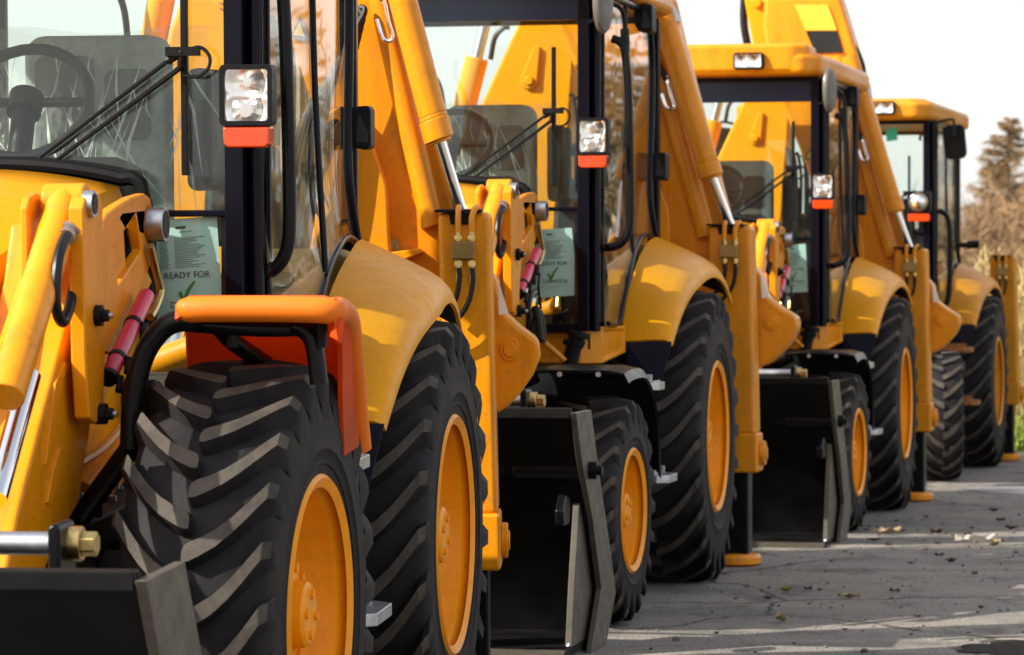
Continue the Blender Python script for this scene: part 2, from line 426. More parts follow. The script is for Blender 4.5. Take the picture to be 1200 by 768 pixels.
def stabilizer(m, s, body):
    bm = nb()
    prism(bm, flipv([(0, .985, 1.705), (0, 1.2, 1.705), (0, 1.224, .66), (0, 1.009, .66)], s), 'u', -.90, -1.10)
    st = finish('stabilizer', bm, body, m, .022)
    bm = nb()
    prism(bm, flipv([(0, 1.0, .668), (0, 1.233, .668), (0, 1.236, .47), (0, 1.004, .47)], s), 'u', -.884, -1.116)
    finish('collar', bm, body, st, .014)
    bm = nb(); cyl(bm, (-1.0, s*1.234, .565), (-1.0, s*1.262, .565), .062, 24); cyl(bm, (-1.0, s*1.26, .565), (-1.0, s*1.27, .565), .035, 20)
    finish('pin_cap', bm, body, st, .006)
    bm = nb(); box(bm, -1.075, -.925, *sorted((s*1.035, s*1.185)), .045, .50)
    finish('leg', bm, 'black', st, .012)
    bm = nb()
    prof = [(0, 0.0), (.0, .125), (.012, .142), (.04, .142), (.058, .125), (.062, .07), (.062, .0001)]
    rings = [[bm.verts.new((-1.0+q*1.05*math.cos(2*PI*k/28), s*1.105+q*.95*math.sin(2*PI*k/28), z+.002)) for k in range(28)] for z, q in prof[1:]]
    for a, b in zip(rings, rings[1:]):
        for k in range(28): bm.faces.new((a[k], a[(k+1) % 28], b[(k+1) % 28], b[k]))
    bm.faces.new(rings[0])
    finish('foot', bm, body, st)
    if s > 0:
        bm = nb(); prism(bm, U([(.975, 1.716), (1.165, 1.716), (1.165, 1.707), (.975, 1.707)]), 'u', -.88, -1.08)
        prism(bm, U([(1.03, 1.706), (1.13, 1.706), (1.125, 1.665), (1.04, 1.665)]), 'u', -.888, -.90)
        finish('top_plate', bm, 'plastic', st, .003)
        b = [(-0.89, 1.047, 1.607), (-0.89, 1.141, 1.607), (-0.89, 1.141, 1.547), (-0.89, 1.047, 1.547)]
        bm = nb(); prism(bm, b, 'u', -.835, -.897); vb = finish('valve_block', bm, 'olive', st, .004)
        bm = nb()
        for x in (848.5, 861.5):
            pass
        tops = [(-0.86, 1.072, 1.609), (-0.86, 1.126, 1.609)]
        lows = [(-0.86, 1.072, 1.543), (-0.86, 1.126, 1.543)]
        for k, (pt, pl) in enumerate(zip(tops, lows)):
            q = Vector(pt)
            tube(bm, [q, q+Vector((0, 0, .03))], .013, 8, mi=0); tube(bm, [q+Vector((0, 0, .006)), q+Vector((0, 0, .018))], .018, 6, mi=0)
            q = Vector(pl)
            tube(bm, [q, q-Vector((0, 0, .055))], .012, 8, mi=0); tube(bm, [q-Vector((0, 0, .004)), q-Vector((0, 0, .02))], .018, 6, mi=0); tube(bm, [q-Vector((0, 0, .05)), q-Vector((0, 0, .075))], .015, 10, mi=0)
        finish_each('pipe_fitting', bm, 'brass', vb)
        bm = nb()
        for k, pt in enumerate(tops):
            q = Vector(pt)
            d = -.0 if k == 0 else .02
            tube(bm, [q+Vector((0, 0, .028)), q+Vector((0, 0, .075)), q+Vector((-.01, d*.5, .105)), q+Vector((-.035, d, .115))], .012, 8, 5)
        finish_each('pipe', bm, body, vb)
        bm = nb()
        h1 = [(-0.85, 1.074, 1.517), (-0.85, 1.076, 1.479), (-0.85, 1.061, 1.411), (-0.85, 1.018, 1.359)]
        h2 = [(-0.84, 1.129, 1.517), (-0.84, 1.131, 1.47), (-0.84, 1.11, 1.394), (-0.84, 1.05, 1.325), (-0.84, 0.985, 1.295)]
        tube(bm, [(p[0], p[1], p[2]) for p in h1], .0105, 8, 6); tube(bm, h2, .0105, 8, 6)
        finish_each('hydraulic_hose', bm, 'rubberhose', vb)
    return st

def backhoe(m, body, full=True):
    # kingpost: swing casting whose boss carries the foot of the boom ram
    kp = [(-1.75, 0.947, 1.55), (-1.75, 1.016, 1.46), (-1.75, 1.037, 1.352), (-1.75, 1.097, 1.298), (-1.75, 1.163, 1.25), (-1.75, 1.169, 1.196), (-1.75, 1.142, 1.13), (-1.75, 1.096, 1.064), (-1.75, 1.053, 1.018), (-1.75, 1.02, 0.997), (-1.75, 0.944, 0.991)]
    kp = [(0, p[1]/.834, p[2]) for p in kp]
    bm = nb(); prism(bm, kp, 'u', -1.17, -1.36)
    k = finish('kingpost', bm, body, m, .02)
    bm = nb(); c = [(-1.75, 1.058, 1.22)]
    c = Vector((-1.15, c[0][1]/.834, c[0][2]))
    tube(bm, [c+Vector((-.03, 0, 0)), c+Vector((-.012, 0, 0))], .043, 28); tube(bm, [c+Vector((-.03, 0, 0)), c+Vector((-.004, 0, 0))], .028, 24)
    finish('pin_boss', bm, body, k, .004)
    bm = nb(); prism(bm, [(0, p[1]/.834, p[2]) for p in [(-1.73, 1.019, 1.469), (-1.73, 1.055, 1.35), (-1.73, 1.022, 1.343)]], 'u', -1.12, -1.135); finish('reflector', bm, 'white', k)
    # carriage frame across the back
    bm = nb()
    for w0, w1 in ((.95, 1.15), (.42, .6)): box(bm, -1.06, -.92, -.98, .98, w0, w1)
    box(bm, -1.0, -.80, -.75, .75, .6, .95)
    for s in (-1, 1): box(bm, -1.05, -.93, *sorted((s*.7, s*.98)), .6, .95)
    finish('carriage_frame', bm, 'chassis', m, .01)
    # boom, slewed across the back of the cab
    bp = [(-1.1, 0.128, 2.857), (-1.1, 0.404, 2.154), (-1.1, 0.597, 1.658), (-1.1, 0.685, 1.355), (-1.1, 0.964, 1.239), (-1.1, 1.091, 1.483), (-1.1, 1.051, 1.715), (-1.1, 0.807, 2.645), (-1.1, 0.731, 2.966), (-1.1, 0.597, 3.404), (-1.1, 0.498, 3.697), (-1.1, 0.334, 3.864), (-1.1, 0.187, 3.867), (-1.1, 0.087, 3.647), (-1.1, 0.057, 3.238)]
    bm = nb(); prism(bm, bp, 'u', -1.12, -1.42)
    bo = finish('boom', bm, body, m, .03)
    if full:
        # raised flange along the outer edge of the boom plate
        ln = [(-1.1, 0.667, 2.536), (-1.1, 0.755, 2.209), (-1.1, 0.899, 1.615)]
        ln2 = [(-1.1, 0.693, 2.535), (-1.1, 0.807, 2.209), (-1.1, 0.96, 1.71)]
        bm = nb()
        top, bot = [(-1.1, 0.632, 3.019), (-1.1, 1.022, 1.657)]
        tube(bm, [(-1.105, top[1]-.05, top[2]), (-1.105, bot[1]-.075, bot[2])], .05, 16)
        finish('boom_flange', bm, body, bo)
        bm = nb()
        for p in [(-1.1, 0.741, 1.788), (-1.1, 0.724, 1.979)]:
            pass
        for p in [(-1.7, 0.587, 1.797), (-1.7, 0.655, 1.584)]: hexbolt(bm, (-1.118, p[1]/.838, p[2]), 'u', .017, .018)
        finish_each('bolt', bm, 'brass', bo)
        bm = nb(); pl = [(0, p[1]/.838, p[2]) for p in [(-1.7, 0.628, 1.563), (-1.7, 0.749, 1.578), (-1.7, 0.761, 1.563), (-1.7, 0.682, 1.533)]]
        prism(bm, pl, 'u', -1.05, -1.13); finish('bracket', bm, body, bo, .005)
        # yellow label and dark plate near the elbow
        bm = nb(); prism(bm, [(-1.1, 0.281, 3.375), (-1.1, 0.51, 3.371), (-1.1, 0.574, 3.195), (-1.1, 0.357, 3.198)], 'u', -1.105, -1.122); lp = finish('warning_plate', bm, 'label', bo, .003)
        bm = nb(); prism(bm, [(-1.1, 0.357, 3.193), (-1.1, 0.574, 3.189), (-1.1, 0.615, 3.043), (-1.1, 0.422, 3.046)], 'u', -1.105, -1.122); finish('dark_plate', bm, 'dark', bo, .003)
        tr = [(-1.1, 0.346, 2.323), (-1.1, 0.387, 2.393), (-1.1, 0.422, 2.311)]
        bm = nb(); prism(bm, tr, 'u', -1.108, -1.125); finish('warning_triangle', bm, 'ink', bo)
        tr = [(-1.1, 0.36, 2.329), (-1.1, 0.387, 2.373), (-1.1, 0.409, 2.323)]
        bm = nb(); prism(bm, tr, 'u', -1.104, -1.125); finish('triangle_face', bm, 'label', bo)
    # swing tower and the loops of hose between tower and boom, seen through the cab
    bm = nb(); prism(bm, U([(.10, .95), (.98, .95), (1.02, 1.25), (.92, 1.62), (.74, 1.78), (.60, 1.86), (.48, 1.80), (.40, 1.55), (.22, 1.42), (.10, 1.30)]), 'u', -1.18, -1.34)
    sw = finish('swing_tower', bm, body, m, .03)
    bm = nb(); tube(bm, [(-1.14, .62, 1.70), (-1.36, .62, 1.70)], .06, 24); finish('pin_boss', bm, body, sw, .006)
    bm = nb(); tube(bm, [(-1.12, -.30, 1.15), (-1.12, .42, 1.38)], .055, 20); sl = finish('slew_ram', bm, body, sw, .005)
    bm = nb(); tube(bm, [(-1.12, .42, 1.38), (-1.12, .58, 1.43)], .026, 16); finish('ram_rod', bm, 'chrome', sl)
    bm = nb(); prism(bm, U([(.42, 1.45), (.78, 1.45), (.76, 1.80), (.68, 2.00), (.58, 2.09), (.48, 2.04), (.44, 1.88), (.52, 1.72), (.43, 1.60)]), 'u', -1.06, -1.115)
    lo_ = finish('boom_foot', bm, body, bo, .012)
    bm = nb(); tube(bm, [(-1.03, .58, 1.98), (-1.10, .58, 1.98)], .045, 24); tube(bm, [(-1.02, .58, 1.98), (-1.05, .58, 1.98)], .026, 20); finish('pin_boss', bm, body, sw, .005)
    bm = nb()
    for k in range(7):
        o = .030*k
        tube(bm, [(-1.0-.012*k, .26+o*.5, 1.28), (-.98, .30+o*.8, 1.62), (-.97, .36+o*.9, 1.88+.03*k), (-.99, .47+o*.75, 2.10+.03*k), (-1.03, .62+o*.3, 2.22+.03*k), (-1.05, .60+o*.3, 2.42)], .0135, 8, 6)
    finish_each('hydraulic_hose', bm, 'rubberhose', bo)
    bm = nb(); box(bm, -1.0, -.9, .20, .42, 1.30, 1.52); vbk = finish('valve_block', bm, 'dark', sw, .01)
    bm = nb()
    for k in range(4): tube(bm, [(-.9, .23+.055*k, 1.36), (-.86, .23+.055*k, 1.36), (-.84, .23+.055*k, 1.30)], .014, 8, 3)
    finish_each('pipe_fitting', bm, 'brass', vbk)
    bm = nb()
    for k in range(6):
        o = .045*k
        tube(bm, [(-1.10-.012*k, .05+o, 1.22), (-1.06, .16+o*.8, 1.55+.02*k), (-1.05, .34+o*.7, 1.80+.035*k), (-1.08, .46+o*.5, 1.72+.06*k), (-1.10, .52+o*.45, 1.60+.08*k)], .015, 8, 6)
    finish_each('hydraulic_hose', bm, 'rubberhose', sw)
    # boom ram
    a, b, c = [(-1, 0.668, 3.012)]+[(-1, 0.986, 1.957), (-1, 1.234, 1.222)]
    bm = nb(); P = Vector(a); Q = Vector(b); d = (Q-P).normalized()
    tube(bm, [P, Q-d*.09], .058, 24); tube(bm, [Q-d*.09, Q-d*.075], .0595, 24); tube(bm, [Q-d*.075, Q], .063, 24); tube(bm, [Q, Q+d*.012], .050, 24)
    rm = finish('boom_ram', bm, body, m, .004)
    bm = nb(); tube(bm, [Q, Vector((-1.26, c[1], c[2]))], .0265, 20); finish('ram_rod', bm, 'chrome', rm)
    # hooked steel pipe and hose beside the ram
    hk = [(-1.02, 0.763, 2.43), (-1.02, 0.776, 2.369), (-1.02, 0.793, 2.317), (-1.02, 0.776, 2.3), (-1.02, 0.75, 2.318), (-1.02, 0.728, 2.378)]
    bm = nb(); tube(bm, hk, .0085, 8, 5); tube(bm, [hk[0], (hk[0][0], hk[0][1]-.005, hk[0][2]+.04)], .014, 10); finish_each('steel_pipe', bm, 'chrome', bo)
    hs = [(-1.02, 0.618, 2.769), (-1.02, 0.662, 2.647), (-1.02, 0.715, 2.525), (-1.02, 0.758, 2.447)]
    bm = nb(); tube(bm, hs, .017, 10, 5); finish_each('hydraulic_hose', bm, 'rubberhose', bo)
    if full:
        tp = [(-1.2, 0.485, 3.087), (-1.2, 0.585, 3.138), (-1.2, 0.673, 3.084), (-1.2, 0.725, 2.972), (-1.2, 0.737, 2.896)]
        bm = nb(); tube(bm, tp, .026, 10, 6); finish_each('hydraulic_hose', bm, 'rubberhose', bo)
        tp = [(-1, 0.761, 2.895), (-1, 0.778, 2.86), (-1, 0.767, 2.837), (-1, 0.796, 2.785), (-1, 0.807, 2.738)]
        bm = nb(); tube(bm, tp, .02, 8, 4); finish('pipe_end', bm, 'zinc', bo)
        tp = [(-1.1, 0.746, 2.882), (-1.1, 0.781, 2.825), (-1.1, 0.794, 2.755), (-1.1, 0.781, 2.712)]
        bm = nb(); tube(bm, tp, .018, 8, 5); finish_each('steel_pipe', bm, body, bo)
    # dipper hanging on the far side of the boom, with teardrop boss and bucket ram
    dp = [(-1.6, -0.18, 3.878), (-1.6, -0.138, 3.458), (-1.6, -0.072, 3.098), (-1.6, -0.102, 2.83), (-1.6, -0.319, 2.371), (-1.6, -0.489, 1.893), (-1.6, -0.277, 1.485), (-1.6, 0.055, 1.395), (-1.6, 0.133, 1.962), (-1.6, 0.181, 2.618), (-1.6, 0.295, 3.093), (-1.6, 0.175, 3.87)]
    bm = nb(); prism(bm, dp, 'u', -1.56, -1.84); di = finish('dipper', bm, 'yellow', m, .02)
    c1, c2 = [(-1.55, -0.058, 2.484), (-1.55, -0.014, 2.667)]
    bm = nb(); c1 = Vector(c1); c2 = Vector(c2)
    tube(bm, [c1+Vector((-.02, 0, 0)), c1+Vector((.012, 0, 0))], .046, 26); tube(bm, [c1, c1+Vector((.03, 0, 0))], .026, 22)
    sd = (c2-c1).cross(Vector((1, 0, 0))).normalized()
    prism(bm, [c1+sd*.045, c2+sd*.017, c2-sd*.017, c1-sd*.045], 'u', -1.535, -1.565)
    finish('pivot_boss', bm, 'yellow', di, .008)
    p, q, r_ = [(-1.7, -0.516, 2.067), (-1.7, -0.372, 2.619), (-1.7, -0.284, 2.971)]
    bm = nb(); tube(bm, [p, q], .062, 20); ra = finish('bucket_ram', bm, 'yellow', di, .004)
    bm = nb(); tube(bm, [q, r_], .03, 16); finish('ram_rod', bm, 'zinc', ra)
    if full:
        hs = [(-1.6, -0.114, 3.111), (-1.6, -0.144, 3.279), (-1.6, -0.144, 3.458), (-1.6, -0.12, 3.817)]
        bm = nb(); tube(bm, hs, .028, 8, 5); finish_each('hydraulic_hose', bm, 'rubberhose', di)
        fl = [(-1.55, 0.176, 3.567), (-1.55, 0.218, 3.567), (-1.55, 0.302, 3.113), (-1.55, 0.26, 3.114)]
        bm = nb(); prism(bm, fl, 'u', -1.50, -1.57); finish('flange', bm, 'yellow', di, .004)
        bo2 = [(-1.55, -0.046, 3.429)]
        bm = nb(); c = Vector(bo2[0]); tube(bm, [c+Vector((-.02, 0, 0)), c+Vector((.02, 0, 0))], .032, 20); finish('pin_boss', bm, 'yellow', di, .004)
        hs = [(-1.6, -0.619, 2.652), (-1.6, -0.614, 2.561), (-1.6, -0.568, 2.493), (-1.6, -0.544, 2.425), (-1.6, -0.531, 2.312)]
        bm = nb(); tube(bm, hs, .016, 8, 5)
        tube(bm, [(-1.6, -0.277, 2.602), (-1.6, -0.254, 2.715), (-1.6, -0.208, 2.768), (-1.6, -0.175, 2.772)], .014, 8, 5)
        finish_each('hose', bm, 'rubberhose', di)
        hb = nb()
        for dx in (0, 7, 14, 22):
            p0 = [(-1.5, 0.168, 2.411), (-1.5, 0.187, 2.384), (-1.5, 0.205, 2.233), (-1.5, 0.2, 1.943)]
            tube(hb, [(q_[0]-dx*.004, q_[1]+dx*.0042, q_[2]-dx*.002) for q_ in p0], .012, 8, 5)
        finish_each('hose', hb, 'seatblue', bo)

def loader(m, s, full, body, dz):
    """loader arm with tower plate, lever, rams and safety strut on side s"""
    f = lambda pts: flipv(pts, s)
    pr = lambda bm, pts, v0, v1, holes=(): prism(bm, f(pts), 'v', *sorted((s*v0, s*v1)), holes=[f(h) for h in holes])
    bm = nb()
    pr(bm, [(2.326, 0.62, 1.742), (2.137, 0.62, 1.738), (2.149, 0.62, 1.413), (2.29, 0.62, 1.264), (2.405, 0.62, 1.086), (2.637, 0.62, 1.002), (2.782, 0.62, 0.913), (3.049, 0.62, 0.947), (2.911, 0.62, 1.118), (2.733, 0.62, 1.292), (2.532, 0.62, 1.474), (2.392, 0.62, 1.607)], .44, .625)
    arm = finish('loader_arm', bm, body, m, .012)
    bm = nb(); pr(bm, [(2.54, 0.65, 1.427), (2.518, 0.65, 1.418), (2.602, 0.65, 1.341), (2.68, 0.65, 1.211), (2.716, 0.65, 1.204), (2.677, 0.65, 1.288), (2.623, 0.65, 1.382)], .622, .632)
    pr(bm, [(2.599, 0.65, 1.231), (2.577, 0.65, 1.233), (2.618, 0.65, 1.137), (2.677, 0.65, 1.11), (2.705, 0.65, 1.117), (2.66, 0.65, 1.178)], .622, .632); finish_each('weld_rib', bm, body, arm, .003)
    bm = nb()
    pr(bm, [(2.101, 0.6, 1.738), (2.043, 0.6, 1.762), (1.926, 0.6, 1.781), (1.798, 0.6, 1.798), (1.666, 0.6, 1.806), (1.612, 0.6, 1.794), (1.586, 0.6, 1.765), (1.573, 0.6, 1.64), (2.023, 0.6, 1.414), (2.105, 0.6, 1.427)], .575, .605, [[(1.98, 0.6, 1.679), (1.765, 0.6, 1.753), (1.707, 0.6, 1.661), (1.942, 0.6, 1.583)]])
    tp = finish('tower_plate', bm, body, arm, .006)
    bm = nb(); pr(bm, [(1.938, 0.59, 1.678), (1.831, 0.59, 1.713), (1.809, 0.59, 1.612), (1.899, 0.59, 1.583)], .56, .59); finish('inset_panel', bm, body, tp, .002)
    bm = nb(); pr(bm, [(1.925, 0.56, 1.717), (1.534, 0.56, 1.78), (1.476, 0.56, 1.628), (1.865, 0.56, 1.556)], .535, .55); finish('dark_opening_sheet', bm, 'dark', tp)  # added dark sheet, stands for the darkness seen through the opening
    bm = nb(); pr(bm, [(1.519, 0.58, 1.642), (1.392, 0.58, 1.571), (1.487, 0.58, 1.53), (1.953, 0.58, 1.253), (2.084, 0.58, 1.242), (2.012, 0.58, 1.436)], .50, .555); finish('tower_strut', bm, body, arm, .006)
    c = [(1.632, 0.62, 1.726)]
    c = Vector(f(c)[0]); d = Vector((0, s, 0))
    bm = nb(); tube(bm, [c-d*.06, c-d*.015], .055, 28, mi=0); tube(bm, [c-d*.015, c+d*.03], .044, 28, mi=1); tube(bm, [c+d*.0295, c+d*.032], .036, 24, mi=2)
    finish('pivot_pin', bm, [body, 'zinc', 'dark'], tp, .004)
    lv = [(2.555, 0.68, 1.783), (2.532, 0.68, 1.806), (2.471, 0.68, 1.816), (2.41, 0.68, 1.807), (2.379, 0.68, 1.783), (2.394, 0.68, 1.607), (2.334, 0.68, 1.524), (2.377, 0.68, 1.426), (2.398, 0.68, 1.291), (2.461, 0.68, 1.278), (2.521, 0.68, 1.296), (2.546, 0.68, 1.436), (2.554, 0.68, 1.613)]
    bm = nb(); pr(bm, lv, .645, .682); le = finish('lever', bm, body, arm, .006)
    bm = nb(); pr(bm, [(p[0], 0, p[2]) for p in lv[:6]]+[lv[-1]], .53, .55); finish('lever', bm, body, arm, .006)
    bm = nb()
    e = [(2.502, 0.69, 1.79), (2.458, 0.69, 1.53), (2.428, 0.69, 1.299)]
    e = f(e)
    tube(bm, [Vector(e[0])-d*.02, Vector(e[0])+d*.004], .032, 22, mi=1); tube(bm, [Vector(e[0]), Vector(e[0])+d*.006], .024, 20, mi=2)
    for p in e[1:]:
        tube(bm, [Vector(p)-d*.02, Vector(p)+d*.008], .025, 16, mi=2); tube(bm, [Vector(p), Vector(p)+d*.024], .014, 6, mi=2); tube(bm, [Vector(p), Vector(p)+d*.034], .007, 8, mi=1)
    finish_each('pin', bm, [body, 'zinc', 'plastic'], le)
    # tilt ram
    a, b = f([(2.446, 0.61, 1.796), (2.96, 0.61, 1.373)])
    a = Vector(a); b = Vector(b)
    bm = nb(); tube(bm, [a, b], .043, 24); cyl(bm, a-d*.05, a+d*.05, .042, 24)
    ram = finish('tilt_ram', bm, body, arm, .006)
    bm = nb(); r1, r2 = f([(2.728, 0.6, 1.407), (3.006, 0.6, 1.155)])
    tube(bm, [r1, r2], .026, 16); finish('ram_rod', bm, 'chrome', ram)
    bm = nb(); tube(bm, f([(2.216, 0.5, 1.748), (2.292, 0.5, 1.695), (2.464, 0.5, 1.57), (2.678, 0.5, 1.404)]), .013, 8, 5); tube(bm, f([(2.25, 0.52, 1.741), (2.327, 0.52, 1.686), (2.491, 0.52, 1.561), (2.706, 0.52, 1.396)]), .011, 8, 5)
    finish_each('pipe', bm, body, ram)
    if full:
        bm = nb(); tube(bm, f([(2.437, 0.64, 1.776), (2.453, 0.64, 1.756), (2.491, 0.64, 1.737)]), .02, 10, 4); finish('elbow', bm, body, ram)
        bm = nb(); tube(bm, f([(2.525, 0.645, 1.736), (2.577, 0.645, 1.713)]), .021, 12); tube(bm, f([(2.54, 0.645, 1.73), (2.555, 0.645, 1.723)]), .026, 12); finish_each('hose_fitting', bm, 'zinc', ram)
        bm = nb(); tube(bm, f([(2.596, 0.65, 1.716), (2.648, 0.65, 1.682), (2.678, 0.65, 1.637), (2.688, 0.65, 1.579), (2.668, 0.65, 1.539), (2.625, 0.65, 1.522), (2.58, 0.65, 1.545), (2.518, 0.65, 1.612), (2.447, 0.65, 1.698)]), .0125, 10, 6); finish_each('hydraulic_hose', bm, 'rubberhose', ram)
        bm = nb(); tube(bm, f([(1.679, 0.62, 1.673), (1.619, 0.62, 1.606), (1.575, 0.62, 1.556), (1.622, 0.62, 1.518), (1.686, 0.62, 1.491)]), .011, 8, 5); finish('brass_pipe', bm, 'brass', arm)
        bm = nb(); tube(bm, f([(1.634, 0.6, 1.685), (1.582, 0.6, 1.633), (1.547, 0.6, 1.595)]), .017, 8, 4)
        tube(bm, f([(1.904, 0.66, 1.378), (2.033, 0.66, 1.364), (2.094, 0.66, 1.316), (2.079, 0.66, 1.263)]), .014, 8, 5)
        tube(bm, f([(2.158, 0.72, 1.455), (2.178, 0.72, 1.394), (2.13, 0.72, 1.309)]), .006, 6, 4); finish_each('hydraulic_hose', bm, 'rubberhose', arm)
    # red safety strut
    a, b = f([(1.8, 0.64, 1.552), (2.179, 0.64, 1.373)])
    a = Vector(a); b = Vector(b)
    bm = nb(); tube(bm, [a, b], .021, 18); ss = finish('safety_strut', bm, 'red', arm, .006)
    bm = nb()
    for t in (.38, .8, 1.02):
        p = a.lerp(b, t); q = (b-a).normalized(); tube(bm, [p-q*.008, p+q*.008], .0235, 14)
        tube(bm, [p+d*.018, p+d*.03, p+d*.032+q*.03+Vector((0, 0, -.02))], .009, 8)
    finish_each('clip', bm, 'plastic', ss)
    # lift ram
    bm = nb(); a, b = f([(1.954, 0.5, 1.045), (1.383, 0.5, 1.161)])
    tube(bm, [a, b], .055, 22); lr = finish('lift_ram', bm, body, arm, .006)
    bm = nb(); tube(bm, f([(2.077, 0.53, 1.147), (1.832, 0.53, 1.169), (1.607, 0.53, 1.214)]), .013, 8, 4); finish_each('pipe', bm, body, lr)
    bm = nb(); p = Vector(f([(2.301, 0.6, 1.056)])[0]); tube(bm, [p-d*.1, p+d*.02], .03, 16); tube(bm, [p, p+d*.05], .014, 8); finish_each('pin', bm, 'plastic', lr)

def bucket(m, dz, du):
    bk = empty('bucket', (du, 0, dz), size=.2); bk.parent = m
    # curved back plate
    outer = [(3.64, .945), (3.56, .84), (3.40, .64), (3.24, .44), (3.12, .27), (3.03, .12), (3.0, .03)]
    inn = [(2.94, .03), (2.97, .14), (3.06, .30), (3.18, .47), (3.34, .67), (3.50, .87), (3.60, .945)]
    bm = nb(); prism(bm, V(outer+inn), 'v', -1.125, 1.125)
    box(bm, 3.605, 3.645, -1.125, 1.125, .905, .9449)
    bp = finish('back_plate', bm, 'bucket', bk, .004)
    bm = nb(); prism(bm, V([(3.0, .012), (3.78, .004), (3.78, .02), (3.68, .045), (3.0, .055)]), 'v', -1.11, 1.11); finish('floor_plate', bm, 'bucket', bk, .003)
    bm = nb(); prism(bm, V([(3.70, .05), (3.80, .006), (3.84, .004), (3.84, .018)]), 'v', -1.12, 1.12); finish('cutting_edge', bm, 'platesteel', bk, .002)
    ep = [(3.651, 1.14, 0.928), (3.329, 1.14, 0.928), (3.181, 1.14, 0.711), (2.914, 1.14, 0.379), (2.777, 1.14, 0.187), (3.03, 1.14, -0.024), (3.329, 1.14, 0), (3.106, 1.14, 0.228), (3.293, 1.14, 0.505), (3.528, 1.14, 0.744)]
    for s in (-1, 1):
        bm = nb(); prism(bm, flipv(ep, s), 'v', *sorted((s*1.127, s*1.150))); e = finish('end_plate', bm, 'platesteel', bk, .003)
        bm = nb(); b0 = Vector((3.37, s*1.15, .70)); tube(bm, [b0-Vector((0, s*.02, 0)), b0+Vector((0, s*.03, 0))], .034, 18); tube(bm, [b0, b0+Vector((0, s*.05, 0))], .02, 8)
        finish_each('bolt', bm, 'black', e)
        cp = [(3.363, 1.1, 0.574), (3.237, 1.1, 0.572), (3.033, 1.1, 0.254), (3.033, 1.1, -0.062), (3.54, 1.1, -0.008), (3.47, 1.1, 0.258)]
        bm = nb(); prism(bm, flipv(cp, s), 'v', *sorted((s*1.085, s*1.11))); c = finish('side_cutter', bm, 'platesteel', bk, .003)
        bm = nb(); wl = [(3.435, 1.1, 0.184), (3.47, 1.1, 0.103), (3.54, 1.1, -0.012)]
        tube(bm, [(p[0]+.012, s*1.098, p[2]) for p in wl], .012, 8, 4); finish('weld_bead', bm, 'zinc', c)
        bm = nb(); cyl(bm, (3.42, s*1.125, .70), (3.42, s*.87, .70), .045, 18); cyl(bm, (3.42, s*.88, .70), (3.42, s*.80, .70), .025, 14); cyl(bm, (3.42, s*.835, .70), (3.42, s*.822, .70), .034, 12)
        finish('clam_pivot', bm, 'black', bk, .004)
        bm = nb(); prism(bm, V([(3.55, .62), (3.62, .56), (3.60, .50), (3.48, .50), (3.44, .6)]), 'v', *sorted((s*1.06, s*1.095))); finish('clam_lug', bm, 'black', bk, .012)
    # hitch: silver pin through the brackets
    bm = nb()
    hp = [(3.35, 0.885, 1), (3.35, 0.899, 1.01), (3.35, 0.912, 1.001), (3.35, 0.914, 0.89), (3.35, 0.887, 0.89)]
    for off in (0, -1.15): prism(bm, [(0, p[1]+off, p[2]) for p in hp], 'u', 3.28, 3.40)
    hb = finish_each('hitch_bracket', bm, 'black', bk, .008)
    c = Vector([(3.32, 0.893, 0.96)][0])
    bm = nb(); cyl(bm, c+Vector((0, -1.2, 0)), c, .024, 18, 0); cyl(bm, c+Vector((0, .015, 0)), c+Vector((0, .045, 0)), .036, 18, 1); cyl(bm, c+Vector((0, .04, 0)), c+Vector((0, .075, 0)), .026, 6, 1)
    finish('hitch_pin', bm, ['zinc', 'brass'], hb, .003)

